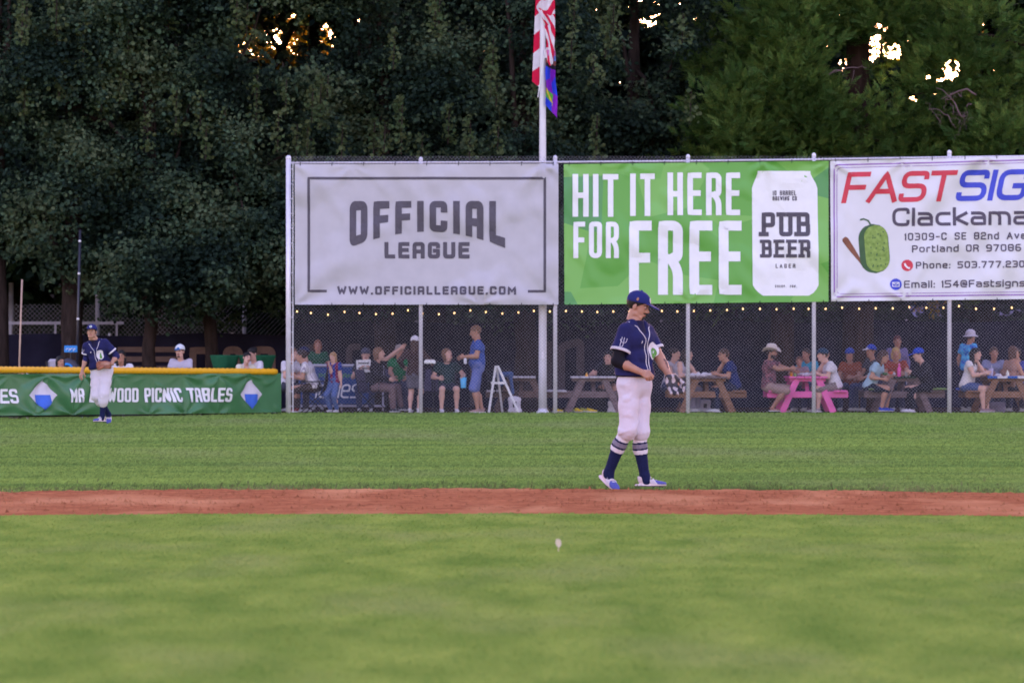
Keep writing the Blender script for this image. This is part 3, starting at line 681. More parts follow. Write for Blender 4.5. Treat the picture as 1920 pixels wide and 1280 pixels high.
lb, pl4 = banner('picnic_banner', 'low green vinyl banner reading MR BOXWOOD PICNIC TABLES below the yellow tube', [(-330, 702), (528, 699.5), (528, 772.5), (-330, 783)], m_gv, 12, tops, .06, on_low, nu=260, nv=46, eyelets=False)
tilt4 = lambda x, y: (x, y+.0)
lettering(lb, 'lettering', m_white_print, lambda b: (text(b, 'MR BOXWOOD PICNIC TABLES', 119.5, 426, 727.5, 754, 4.5, pl4, gap=.16, rad=.3, sub=3, lift=.012, warp=lambda x, y: (x, y-.003*(x-120))),
    text(b, 'PICNIC TABLES', -160, 31, 729, 756, 4.7, pl4, gap=.16, rad=.3, sub=3, lift=.012)))
m_ov = M('overall_blue', (.045, .13, .55), rough=.6); m_pw = M('pale_print', (.60, .56, .62), rough=.6, var=.04)
for cx, cy, sc_ in ((75, 741.5, 1), (468, 740, .94)):
    w_, h_ = 25*sc_, 29*sc_
    dm = lambda t: max(0, 1-abs(t))
    lettering(lb, 'diamond_print', m_pw, lambda b: polygon_fill(b, [(cy-1+h_*t, cx-w_*dm(t), cx+w_*dm(t)) for t in np.linspace(-.999, .999, 21)], pl4, .008, 9))
    lettering(lb, 'diamond_print', m_ov, lambda b: polygon_fill(b, [(cy-1+h_*t, cx-min(w_*dm(t), .52*w_), cx+min(w_*dm(t), .52*w_)) for t in np.linspace(-.02, .999, 15)], pl4, .014, 7))

# loose clods, pebbles and cleat scuffs on the dirt
n = 5200; x = rng.uniform(-6.5, 6.5, n); t = rng.beta(1.4, 1.1, n); y = D_near(x)*(1-t)+D_far(x)*t+rng.normal(0, .08, n); r = rng.lognormal(-4.75, .45, n)[:, None, None]
T4 = np.array([(1, 0, -.3), (-.5, .87, -.3), (-.5, -.87, -.3), (0, 0, .9), (.2, .1, -.6)]); V = np.stack([x, y, np.full(n, .026)], 1)[:, None]+T4[None]*r*rng.uniform(.6, 1.4, (n, 5, 1))
bi = np.arange(n)[:, None]*5; kind(link('dirt_clods', raw_mesh('dirt_clods', V.reshape(-1, 3), [np.concatenate([bi+np.array(q) for q in ((0, 1, 3), (1, 2, 3), (2, 0, 3))])], m_dirt)), 'stuff')
for lab, px, py, rz in (('pale dry leaf lying alone on the near grass', 1047, 1034, .5),):
    D = EYE*F/(py-659); q = P(px, py, D); q.z = .02; lr = thing('dry_leaf', lab, 'leaf', q, rz); k = .035 if px > 1000 else .022
    B().grid(np.array([[(k*u*(1-v*v)**.5*.6, .2*k*v, k*(v+1)*.8+k*.3*u*u) for u in (-1, 0, 1)] for v in np.linspace(-.98, .98, 9)])).build('blade', M('dry_leaf', (.58, .48, .34), rough=.8), lr, smooth=True)
    B().tube([(0, 0, -.02), (0, 0, k*.2)], .003, 4).build('stalk', M('dry_leaf', (.62, .46, .30)), lr)

# ---------------------------------------------------------------- behind the fence: windscreens, far fence, buildings
m_screen = M('windscreen_mesh', (.018, .017, .034), rough=.9, var=.35, scale=1.2, bump=.2, bscale=8, spec=.08)
m_tan = M('faded_tan_print', (.17, .115, .10), rough=.9, var=.15)
m_tan2 = M('faded_grey_print', (.075, .058, .066), rough=.9, var=.2)
def windscreen(label, px0, px1, ytop0, ytop1, D, strokes, mat):
    o = P(px0, 700, D); o.z = 0
    root = thing('windscreen_fence', label, 'fence', o)
    g = 140; G = np.zeros((g, 10, 3))
    for i, s in enumerate(np.linspace(0, 1, g)):
        px = px0+(px1-px0)*s; p = P(px, ytop0+(ytop1-ytop0)*s, D)
        for j, t in enumerate(np.linspace(0, 1, 10)):
            G[i, j] = (p.x-o.x, .03*math.sin(px*.045)+.02*math.sin(px*.11+t*4), p.z*(1-t)-.03*t+(.03*math.sin(px*.02) if t < .1 else 0))
    B().grid(G).build('screen', m_screen, root, smooth=True)
    for k, px in enumerate(np.arange(px0+5, px1, 230)):
        p = P(px, np.interp(px, [px0, px1], [ytop0, ytop1])-3, D); B().tube([(p.x-o.x, .07, 0), (p.x-o.x, .07, p.z)], .03, 8).build('post', m_steel, root, smooth=True)
    if strokes:
        b = B()
        for i, (path, T) in enumerate(strokes):
            b.grid(np.array([[np.array(P(x, y, D)-o)+np.array((0, -.065-.001*i, 0)) for x, y in row] for row in ribbon(path, T, 9, 6)]))
        b.build('lettering', mat, root)
    return root
windscreen('dark navy windscreen fence under the oaks with big tan letters', -260, 543, 629, 626, 97.0,
    [([(225, 655), (335, 655)], 10), ([(225, 673), (335, 673)], 10), ([(225, 691), (335, 691)], 10), ([(226, 650), (226, 696)], 10),
     ([(362, 712), (362, 657), (392, 657, 1), (392, 712)], 13), ([(425, 712), (425, 656, 1), (449, 656, 1), (449, 712)], 14),
     ([(482, 712), (482, 656), (510, 656, 1), (510, 712)], 14)], m_tan)
windscreen('tall dark windscreen fence behind the picnic tables, faded letters on it', 545, 2200, 604, 601, 97.6,
    [([(572, 700), (572, 652), (596, 652, 1), (596, 690)], 13), ([(655, 700), (655, 650, 1), (676, 650)], 12), ([(738, 700), (738, 648)], 15), ([(886, 760), (886, 640)], 10),
     ([(985, 640), (1003, 690)], 16), ([(1030, 735), (1030, 640)], 9), ([(1052, 735), (1052, 650, 1), (1088, 640, 1), (1088, 735)], 15)], m_tan2)
# far chain link fence with rail and posts at the far edge of the park
o = P(0, 700, 101); o.z = 0
ff = thing('railed_fence', 'pale railed chain link fence beyond the dark windscreen under the oaks', 'fence', o)
m_rail = M('pale_rail_paint', (.40, .38, .44), rough=.6)
q = [P(px, 605.5, 101)-o for px in (-200, 232)]; B().beam(q[0], q[1], .05, .07).build('top_rail', m_rail, ff)
for px in (-60, 20, 104, 219):
    p = P(px, 606, 101)-o; B().beam((p.x, 0, -.0), (p.x, 0, p.z), .05, .06, up=(0, 1, 0)).build('post', m_rail, ff)
b = B(); X0, X1 = q[0][0], q[1][0]+2.2
for c in np.arange(X0-2.6, X1, .11):
    for fam in (0, 1):
        b.tube([(c if fam else c+2.2, .04, .2), (c+2.2 if fam else c, .04, 2.4)], .004, 3, cap=False)
b.build('wire_mesh', m_wire, ff)
def simple_post(name, label, cat, px, py0, D, r, mat, arm=None, lean=0.0, knobs=(), group=None):
    g = P(px, 700, D); g.z = 0; root = thing(name, label, cat, g, group=group)
    h = EYE-(py0-659)*D/F
    B().tube([(0, 0, 0), (lean, 0, h)], r, 8).build('pole', mat, root, smooth=True)
    if arm: B().beam((-arm, 0, h-.03), (arm, 0, h-.03), .06, .09).build('crossbar', mat, root)
    for kz in knobs:
        z = EYE-(kz-659)*D/F; ell_ball(B(), (lean*z/h, -.02, z), (.035, .035, .03), 8, 5).build('clamp', m_white, root, smooth=True)
    return root
simple_post('utility_post', 'grey square post with a short crossbar beyond the oaks', 'post', 183, 522, 103, .055, m_rail, arm=.24)
simple_post('utility_post', 'plain grey post half hidden by leaves near the tall fence corner', 'post', 458, 560, 103, .05, m_rail)
simple_post('utility_post', 'thick pale post beside the grey shed wall', 'post', 21, 530, 104, .06, m_rail)
simple_post('black_pole', 'slim black pole with white clamps standing by the oak trunk', 'pole', 142.5, 431, 93, .032, M('black_paint', (.02, .02, .03), rough=.4, spec=.5), lean=.09, knobs=(452, 513, 598))
simple_post('wooden_stick', 'long tan wooden stick held upright behind the low fence', 'stick', 33, 524, 86, .018, M('tan_wood', (.42, .29, .22), rough=.7), lean=.09)
def building(label, px0, px1, ytop, D, depth, mat, roofm, eave):
    a, c = P(px0, ytop, D), P(px1, ytop, D); o = Vector((a.x, D, 0)); root = thing('shed', label, 'building', o)
    wd, h = c.x-a.x, a.z
    B().box((wd/2, depth/2, h/2), (wd, depth, h)).build('wall', mat, root)
    b = B(); b.add([(-.2, -.3, h+.01), (wd+.2, -.3, h+.01), (wd+.2, depth/2, h+eave), (-.2, depth/2, h+eave), (-.2, depth+.3, h+.01), (wd+.2, depth+.3, h+.01)], [[0, 1, 2, 3], [3, 2, 5, 4]]); b.build('roof', roofm, root)
    B().box((wd*.5, -.012, h*.45), (wd*.25, .02, h*.5)).build('door', M('door_paint', (.12, .11, .14), rough=.5), root)
m_stucco = M('pale_stucco', (.30, .26, .26), rough=.9, var=.08, scale=2); m_roof = M('violet_grey_roof', (.20, .17, .24), rough=.8, var=.15, scale=5, stretch=(1, 1, 6))
building('low pale grey shed beyond the fence under the oaks', -120, 76, 520, 118, 6, m_stucco, m_roof, 1.2)
building('low house with a violet grey roof behind the tall windscreen', 1690, 1772, 604, 128, 8, m_stucco, m_roof, .9)
building('wide low house with violet grey roof, half hidden by cedar boughs', 1826, 2080, 606, 128, 8, m_stucco, m_roof, .45)

# ---------------------------------------------------------------- trees
rng = np.random.default_rng(31)
m_obark = M('oak_bark', (.035, .025, .022), rough=.95, var=.4, scale=9, bump=.8, bscale=18, stretch=(1, 1, .25), spec=.1)
m_cbark = M('cedar_bark', (.05, .03, .024), rough=.95, var=.4, scale=9, bump=.8, bscale=18, stretch=(1, 1, .2), spec=.1)
LV = dict(rough=.6, var=.30, scale=.8, spec=.10, trans=.30, island=.24)
m_oak = M('oak_leaves', (.038, .072, .040), hue=(.070, .114, .062), **LV)
m_oak2 = M('light_oak_leaves', (.078, .122, .060), hue=(.118, .158, .082), **LV)
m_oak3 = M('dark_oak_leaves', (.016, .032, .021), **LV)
m_sprout = M('sprout_leaves', (.070, .110, .042), hue=(.095, .130, .055), **LV)
m_ced = M('cedar_sprays', (.052, .112, .026), hue=(.108, .188, .044), **LV)
m_ced2 = M('cedar_tips', (.125, .22, .045), hue=(.165, .255, .06), **LV)
m_sunglow = M('sunglow_leaves', (.30, .25, .015), hue=(.42, .24, .02), rough=.5, trans=.65, island=.4)  # gold of the backlighting sun put into the leaf colour, besides the translucency
HOLES = []      # openings in the crowns where the evening sky shows: (px, py, rx, ry)
def keep_mask(C, holes, grow=1.0):
    px = 960+C[:, 0]/C[:, 1]*F; py = 659-(C[:, 2]-EYE)/C[:, 1]*F
    k = np.ones(len(C), bool)
    for hx, hy, rx, ry in holes:
        rx, ry = rx*1.2, ry*1.2
        d = np.hypot((px-hx)/rx, (py-hy)/ry)+.35*np.sin(px*.31+hx)*np.sin(py*.27+hy)
        k &= (d > 1) | (rng.uniform(0, 1, len(C)) < .05)
    return k
def rand_unit(n): v = rng.normal(0, 1, (n, 3)); return v/np.linalg.norm(v, axis=1)[:, None]
def frames(nrm):
    a = rand_unit(len(nrm)); u = np.cross(nrm, a); u /= np.linalg.norm(u, axis=1)[:, None]+1e-9; return u, np.cross(nrm, u)
TEMPL = np.array([(0, 0, 0), (.30, .22, .06), (.42, .62, .10), (0, 1, -.08), (-.42, .62, .10), (-.30, .22, .06)])
LOBED = np.array([(0, 0, 0), (.34, .30, .05), (.16, .42, .03), (.46, .70, .08), (.10, .76, .02), (0, 1.05, -.08), (-.10, .76, .02), (-.46, .70, .08), (-.16, .42, .03), (-.34, .30, .05)])
def leaves(C, nrm, size, lobed=False):
    n = len(C); u, v = frames(nrm); T = LOBED if lobed else TEMPL; s = np.broadcast_to(size, (n,))[:, None, None]
    V = C[:, None]+s*(T[None, :, 0, None]*u[:, None]+(T[None, :, 1, None]-.5)*v[:, None]+T[None, :, 2, None]*nrm[:, None])
    b = np.arange(n)[:, None]*len(T)
    Q = np.concatenate([b+np.array(q) for q in (([0, 1, 2, 3], [0, 3, 4, 5]) if not lobed else ([0, 1, 2, 9], [2, 3, 4, 8], [4, 5, 6, 8], [2, 8, 9, 2][:0] or [8, 6, 7, 8][:0] or [4, 6, 7, 8]))])
    return V.reshape(-1, 3), Q
def crown_points(lobes, per, clump, leaf_n):
    """clumps of leaves on the shells of ellipsoid lobes"""
    C, N = [], []
    for c, r in lobes:
        c = np.array(c); r = np.array(r); area = (r[0]*r[1]+r[1]*r[2]+r[0]*r[2])/3
        m = max(6, int(per*area)); d = rand_unit(m); d[:, 1] -= .35; d[:, 2] += .15; d /= np.linalg.norm(d, axis=1)[:, None]
        cc = c+d*r*rng.uniform(.55, 1.08, (m, 1))
        k = leaf_n; off = rng.normal(0, 1, (m, k, 3))*np.array([clump, clump, clump*.62])
        p = cc[:, None]+off; nn = d[:, None]*.55+np.array([0, -.1, .55])+rng.normal(0, .55, (m, k, 3))
        C.append(p.reshape(-1, 3)); N.append(nn.reshape(-1, 3))
    C = np.concatenate(C); N = np.concatenate(N); N /= np.linalg.norm(N, axis=1)[:, None]
    return C, N
def limb(b, a, e, r0, r1, sag=.3, n=7):
    a, e = np.array(a, float), np.array(e, float); t = np.linspace(0, 1, n)[:, None]
    p = a+(e-a)*t; p[:, 2] += sag*np.sin(t[:, 0]*np.pi); p += rng.normal(0, .04, p.shape)*np.sin(t*np.pi)
    b.tube(p, r0+(r1-r0)*t[:, 0], 7)
def tree(name, label, cat, base, trunk_pts, trunk_r, lobes, mats, per=82, clump=.15, leaf_n=18, size=(.07, .125), holes=(), split=(.25,), bark=None, group=None, extra=None, limbs=8):
    base = np.array(base, float); root = thing(name, label, cat, tuple(base), group=group)
    tp_ = np.array(trunk_pts, float)
    t_ = np.linspace(0, len(tp_)-1, 14); tr = np.stack([np.interp(t_, np.arange(len(tp_)), tp_[:, k]) for k in range(3)], 1)
    tr[:, :2] += rng.normal(0, .015, (14, 2)); rad = np.interp(t_, np.arange(len(tp_)), trunk_r)*(1+.06*np.sin(t_*5)); rad[0] *= 1.35
    B().tube(tr, rad, 12).build('trunk', bark or m_obark, root, smooth=True)
    idx = rng.choice(len(lobes), min(limbs, len(lobes)), replace=False)
    for i in idx:
        c = np.array(lobes[i][0])-base; j = rng.integers(5, 13)
        b = B(); limb(b, tr[j], c, rad[j]*.45, .02); b.build('branch', bark or m_obark, root, smooth=True)
    C, N = crown_points(lobes, per, clump, leaf_n)
    if len(holes): k = keep_mask(C, holes); C, N = C[k], N[k]
    k = C[:, 2] > .6; C, N = C[k], N[k]
    V, Q = leaves(C-base, N, rng.uniform(*size, len(C)))
    # leaf tone goes by clump: whole twigs are lighter or darker
    g = np.sin(C[:, 0]*1.5+1.3*np.sin(C[:, 2]*1.1))*np.sin(C[:, 2]*2.0+C[:, 1])+rng.normal(0, .30, len(C))
    mi = (g > np.quantile(g, 1-split[0])).astype(int)
    if len(split) > 1: mi = np.where(g < np.quantile(g, split[1]), 2, mi)
    link('crown', raw_mesh('crown', V, [Q], mats, np.tile(mi, 2)), root)
    if extra: extra(root, base)
    return root
def lobes_in(poly_fn, n, D0, D1, r0, r1):
    """random ellipsoid lobes whose centres lie in a picture region at real distances"""
    o = []
    while len(o) < n:
        px, py, D = poly_fn(); p = P(px, py, rng.uniform(D0, D1)); r = rng.uniform(r0, r1)
        o.append((tuple(p), (r*rng.uniform(.9, 1.3), r*rng.uniform(.7, 1.0), r*rng.uniform(.6, .9))))
    return o
def sprouts(pts):
    def fn(root, base):
        for px, py, h in pts:
            p = np.array(P(px, py, 93.4+rng.uniform(-.5, .3)))-base; n = int(75*h); t = rng.uniform(0, 1, n)
            q = p+np.stack([.04*np.sin(t*7)+rng.normal(0, .05+.06*(1-t), n), rng.normal(0, .06, n), t*h], 1)
            nn = rand_unit(n)+np.array([0, -.4, .5]); nn /= np.linalg.norm(nn, axis=1)[:, None]
            V, Q = leaves(q, nn, rng.uniform(.08, .13, n)); link('sprout', raw_mesh('sprout', V, [Q], m_sprout), root)
            B().tube([p, p+np.array([.03, 0, h*.95])], .012, 5).build('twig', m_obark, root)
    return fn
def reg(x0, x1, ytop, ybot):
    yb = ybot if callable(ybot) else (lambda x: ybot)
    def f():
        x = rng.uniform(x0, x1); return x, rng.uniform(ytop, yb(x)), 0
    return f
G_OAK = 'oaks growing behind the outfield fence'
HL = [(525, 75, 66, 46), (595, 62, 44, 26), (672, 38, 12, 8), (330, 180, 26, 9), (75, 20, 12, 10), (905, 245, 9, 26), (845, 130, 14, 14), (870, 35, 10, 12), (60, 250, 14, 10), (10, 290, 12, 14), (350, 60, 5, 5), (1230, 40, 26, 14)]
HR = [(1637, 92, 15, 24), (1678, 100, 14, 13), (1568, 118, 18, 13), (1652, 50, 9, 6), (1850, 48, 11, 12), (1840, 62, 8, 7), (1862, 66, 7, 6), (1785, 126, 16, 22), (1762, 152, 10, 8), (1853, 136, 16, 8), (1872, 124, 7, 5), (1740, 146, 8, 7), (1438, 207, 5, 9), (1766, 45, 7, 5), (1535, 92, 7, 5), (1776, 284, 5, 9), (1710, 185, 6, 6), (1386, 88, 4, 4), (1740, 584, 40, 22), (1866, 584, 50, 20)]
def oak_bottom(x): return float(np.interp(x, [-300, 0, 60, 200, 240, 300, 430, 540, 700], [500, 480, 500, 520, 560, 570, 575, 555, 560]))
def scatter(H):
    rs = np.random.default_rng(21); o = []
    for hx, hy, rx, ry in H:
        if max(rx, ry) < 11: o.append((hx, hy, rx, ry)); continue
        for _ in range(5+int(rx*ry/130)):
            a, q = rs.uniform(0, 6.28), rs.uniform(0, 1)**.6; s = rs.uniform(.16, .42); o.append((hx+rx*q*math.cos(a)*1.15, hy+ry*q*math.sin(a)*1.15, max(3.5, s*rx*rs.uniform(.7, 1.4)), max(3.5, s*ry*rs.uniform(.7, 1.4))))
    return o
HL0 = HL; HL = scatter(HL)
oaks = [  # label, trunk pixel, D, lean(px), trunk radius, crown region, n lobes
 ('dark oak at the very edge of the photo, trunk beside the grey shed', 0, 95.5, -6, .24, (-330, 70), 34, []),
 ('oak with a thick dark trunk beside the slim black pole', 131, 95.0, 6, .27, (40, 290), 46, [(205, 150, 1.1), (190, 210, 1.3), (240, 100, .8), (120, 190, 1.0), (225, 190, .9)]),
 ('oak with an upright brown trunk behind the outfielder banner lettering', 279, 94.6, 2, .165, (230, 440), 44, [(480, 230, 1.2), (420, 280, .9), (385, 300, .8)]),
 ('oak with a leaning brown trunk beside the green draped tables', 406, 95.2, -24, .165, (400, 620), 40, [(600, 240, 1.2), (575, 300, .8), (520, 285, .9), (555, 290, .7), (640, 300, .8)]),
 ('broad oak filling the space above the grey banner', 720, 96.5, 4, .28, (590, 850), 50, [(752, 290, 1.3), (748, 240, .7), (700, 300, .9), (840, 270, .9), (720, 285, .7), (790, 300, .6)]),
 ('dark oak whose crown hangs behind the flagpole', 985, 96.0, 0, .28, (820, 1090), 48, [(920, 160, .7), (880, 300, 1.0), (1145, 90, .9), (930, 200, .5), (1075, 60, .8)]),
 ('dark oak in deep shade between the flagpole and the cedar', 1190, 97.5, 0, .26, (1060, 1330), 44, [(1150, 60, 1.2), (1135, 110, 1.0), (1070, 130, .8)]),
]
for lab, px, D, lean, tr, (xa, xe), n, sp in oaks:
    sp = sp+[(rng.uniform(max(xa, 20)+20, xe-20), rng.uniform(40, 300), rng.uniform(.5, 1.1)) for _ in range(4)]
    b0 = P(px, 700, D); b0.z = 0
    lb_ = lobes_in(reg(xa, xe, -260, oak_bottom), int(n*1.45), D-1.5, D+1.6, .55, 1.1)
    if xa > 180 and xe < 640:    # the two middle oaks carry low boughs in front
        lb_ += lobes_in(reg(xa+20, xe, 400, lambda x: oak_bottom(x)-5), 11, D-2.2, D-.9, .5, .8)
    tree('oak_tree', lab, 'tree', b0, [(0, 0, -.1), (lean*D/F*.4, 0, 1.5), (lean*D/F, .1, 3.2), (lean*D/F*1.2, .3, 7.5), (lean*D/F*1.5, .4, 11.5)], [tr, tr*.92, tr*.8, tr*.55, .06], lb_,
         [m_oak, m_oak2, m_oak3], holes=HL, split=(.16, .42), group=G_OAK, extra=sprouts(sp))

# cedars: flattened feathery sprays
def cedar(label, base, trunk_px, D, tr, lobes, per, holes, dead=()):
    base = np.array(base, float); root = thing('cedar_tree', label, 'tree', tuple(base), group='cedars behind the outfield fence')
    B().tube([(0, 0, -.1), (.05, 0, 4), (.02, .1, 9), (0, .1, 15)], [tr*1.2, tr, tr*.8, tr*.3], 12).build('trunk', m_cbark, root, smooth=True)
    C, A = [], []
    for c, r in lobes:
        c = np.array(c); r = np.array(r); area = (r[0]*r[1]+r[1]*r[2]+r[0]*r[2])/3
        m = int(per*area); d = rand_unit(m); d[:, 1] -= .4; d /= np.linalg.norm(d, axis=1)[:, None]
        C.append(c+d*r*rng.uniform(.5, 1.1, (m, 1))); ax = d*np.array([1, 1, .3])+np.array([0, -.1, .45])+rng.normal(0, .28, (m, 3)); A.append(ax/np.linalg.norm(ax, axis=1)[:, None])
    C, A = np.concatenate(C), np.concatenate(A)
    if len(holes): k = keep_mask(C+A*.12, holes); C, A = C[k], A[k]
    n = len(C); m = 13; side = np.cross(A, rand_unit(n)*.8+np.array([0, 0, 1.])); side /= np.linalg.norm(side, axis=1)[:, None]
    L = rng.uniform(.22, .44, n); V = np.zeros((n, m, 4, 3)); up = np.cross(side, A)
    for j in range(m):
        t = j/(m-1); s = 0 if j == m-1 else (1 if j % 2 else -1); ang = .75-.35*t
        st = C+A*(L*t*.8)[:, None]; dr = A*math.cos(ang*abs(s))+side*s*math.sin(ang*abs(s))+up*rng.normal(0, .22, (n, 1))
        ln = (L*(.50-.30*t) if s else L*.26)[:, None]; pw = np.cross(dr, up); pw /= np.linalg.norm(pw, axis=1)[:, None]+1e-9
        wd = (.013+.006*rng.uniform(0, 1, (n, 1)))
        V[:, j, 0] = st-pw*wd*.4; V[:, j, 1] = st+pw*wd*.4; V[:, j, 2] = st+dr*ln*.7+pw*wd; V[:, j, 3] = st+dr*ln-pw*wd*.3
    Q = np.arange(n*m*4).reshape(-1, 4)
    g = np.sin(C[:, 0]*2.1+C[:, 2])*np.sin(C[:, 2]*2.6)+rng.normal(0, .6, n); mi = np.repeat((g > np.quantile(g, .68)).astype(int), m)
    link('crown', raw_mesh('crown', V.reshape(-1, 3)-base, [Q], [m_ced, m_ced2], mi), root)
    for a, e, r in dead:
        b = B(); limb(b, np.array(a)-base, np.array(e)-base, r, r*.3, .12, 8)
        for _ in range(4):
            t = rng.uniform(.3, .95); s_ = np.array(a)*(1-t)+np.array(e)*t-base; limb(b, s_, s_+np.array([rng.uniform(-.3, .3), rng.uniform(-.1, .1), rng.uniform(-.35, .25)]), r*.45, .004, .03, 5)
        b.build('branch', M('bare_branch', (.13, .085, .085), rough=.9), root, smooth=True)
    for i in rng.choice(len(lobes), min(8, len(lobes)), replace=False):
        b = B(); c = np.array(lobes[i][0])-base; limb(b, (0, .1, max(2, c[2]-.4)), c, .06, .01, .1); b.build('branch', m_cbark, root, smooth=True)
    return root
def ced_left(y): return float(np.interp(y, [-300, 0, 60, 120, 190, 240, 300, 500], [1390, 1375, 1340, 1305, 1300, 1300, 1300, 1330]))
def creg(xa, xe, y0, y1):
    def f():
        while True:
            x, y = rng.uniform(xa, xe), rng.uniform(y0, y1)
            if x > ced_left(y): return x, y, 0
    return f
c1 = P(1607, 700, 97.5); c1.z = 0; c2 = P(1960, 700, 96.8); c2.z = 0; c3 = P(1465, 700, 97.2); c3.z = 0
pt = lambda px, py, D=94.6: tuple(P(px, py, D))
cedar('tall cedar with a thick dark trunk and sky showing beside it', c1, 1607, 97.5, .32, lobes_in(creg(1470, 1790, -260, 540), 84, 95.2, 98.2, .5, .95), 300, HR, [(pt(1555, 140), pt(1625, 128), .018)])
cedar('green cedar on the photo edge with bare twisted twigs', c2, 1960, 96.8, .28, lobes_in(creg(1740, 2160, -260, 540), 84, 94.6, 98, .5, .95), 300, HR, [(pt(1830, 178), pt(1765, 186), .026), (pt(1805, 222), pt(1755, 165), .022), (pt(1822, 196), pt(1806, 226), .016), (pt(1792, 240), pt(1740, 205), .016), (pt(1810, 218), pt(1796, 250), .014)])
cedar('bushy cedar beside the dark oak, branches low over the green banner', c3, 1465, 97.2, .24, lobes_in(creg(1270, 1540, -260, 560), 84, 94.4, 97.4, .45, .85), 300, HR)
tree('maple_tree', 'maple with golden sunlit leaves above the house roof', 'tree', (P(1745, 700, 112).x, 112, 0), [(0, 0, 0), (0, 0, 2), (.2, 0, 5)], [.14, .12, .04], lobes_in(reg(1690, 1790, 555, 592), 9, 110, 113, .35, .6), [m_sunglow, m_oak2], per=46, leaf_n=7, split=(.45,), limbs=3)

tree('maple_tree', 'maple with yellow sunlit leaves seen through a gap high between the oaks', 'tree', (P(560, 700, 109).x, 109, 0), [(0, 0, 0), (0, 0, 4), (.2, 0, 9)], [.16, .14, .04], lobes_in(reg(445, 670, 0, 180), 24, 108, 110.5, .5, .8), [m_sunglow, m_oak2], per=190, leaf_n=10, split=(.30,), limbs=6)
tree('maple_tree', 'maple far behind the cedars, low sun glow coloured into its leaves', 'tree', (P(1640, 700, 116).x, 116, 0), [(0, 0, 0), (0, 0, 4), (.2, 0, 10)], [.16, .14, .04], lobes_in(reg(1530, 1720, 20, 180), 12, 115, 117.5, .5, .9), [m_sunglow, m_oak2], per=26, leaf_n=8, split=(.15,), limbs=6)
tree('maple_tree', 'maple behind the cedar with bare twigs, low sun glow coloured into its leaves', 'tree', (P(1820, 700, 117).x, 117, 0), [(0, 0, 0), (0, 0, 4), (.2, 0, 10)], [.16, .14, .04], lobes_in(reg(1725, 1900, 20, 180), 12, 116, 118.5, .5, .9), [m_sunglow, m_oak2], per=26, leaf_n=8, split=(.15,), limbs=6)
# second row: dark trees behind; one shape is copied, those beside the sky gaps are grown on their own
def second_row(label, px=None, D=0, holes=(), top=13.0):
    x0 = 0 if px is None else P(px, 700, D).x; o = np.array((x0, D, 0.))
    lobes = [((x0+rng.uniform(-3.6, 3.6), D+rng.uniform(-1.6, 1.6), rng.uniform(2.6, top)), (rng.uniform(.9, 1.5), rng.uniform(.8, 1.2), rng.uniform(.8, 1.2))) for _ in range(84)]
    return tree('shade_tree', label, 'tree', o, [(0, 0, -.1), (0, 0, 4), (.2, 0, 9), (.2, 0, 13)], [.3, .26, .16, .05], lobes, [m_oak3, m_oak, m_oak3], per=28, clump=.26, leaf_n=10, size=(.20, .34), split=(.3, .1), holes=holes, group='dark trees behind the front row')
labs = ['dense dark tree behind the shed and the edge oak', 'dense dark tree behind the thick trunk oak',         'dense dark tree directly behind the flagpole', 'dense dark tree above the green banner, behind the cedar']
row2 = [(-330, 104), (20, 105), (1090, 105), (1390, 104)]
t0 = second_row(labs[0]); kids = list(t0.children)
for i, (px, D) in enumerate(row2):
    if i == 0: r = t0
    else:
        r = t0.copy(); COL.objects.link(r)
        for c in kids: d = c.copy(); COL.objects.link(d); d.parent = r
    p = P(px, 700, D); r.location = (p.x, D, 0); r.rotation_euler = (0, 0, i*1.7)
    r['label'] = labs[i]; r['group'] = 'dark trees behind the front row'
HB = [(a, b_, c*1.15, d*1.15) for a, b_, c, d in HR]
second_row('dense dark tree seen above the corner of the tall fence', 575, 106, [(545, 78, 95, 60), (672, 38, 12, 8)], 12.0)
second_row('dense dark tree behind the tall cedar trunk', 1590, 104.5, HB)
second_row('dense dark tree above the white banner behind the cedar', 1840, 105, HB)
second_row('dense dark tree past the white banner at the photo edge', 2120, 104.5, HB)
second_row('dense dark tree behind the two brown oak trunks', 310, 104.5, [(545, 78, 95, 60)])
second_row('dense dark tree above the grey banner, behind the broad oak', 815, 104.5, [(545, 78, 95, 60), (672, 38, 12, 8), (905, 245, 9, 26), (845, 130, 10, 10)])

# ---------------------------------------------------------------- people
def skin(name, rgb): return M('skin_'+name, rgb, rough=.55, var=.08, scale=14, spec=.35)
SK = {'fair': (.55, .32, .25), 'light': (.40, .205, .135), 'tan': (.36, .18, .12), 'brown': (.20, .10, .07)}
m_eyew = M('eye_white', (.24, .20, .19), rough=.4); m_lip = M('lips', (.36, .13, .12), rough=.5)
def rotx(a): c, s = math.cos(a), math.sin(a); return np.array([[1, 0, 0], [0, c, -s], [0, s, c]])
def rotz(a): c, s = math.cos(a), math.sin(a); return np.array([[c, -s, 0], [s, c, 0], [0, 0, 1]])
def roty(a): c, s = math.cos(a), math.sin(a); return np.array([[c, 0, s], [0, 1, 0], [-s, 0, c]])
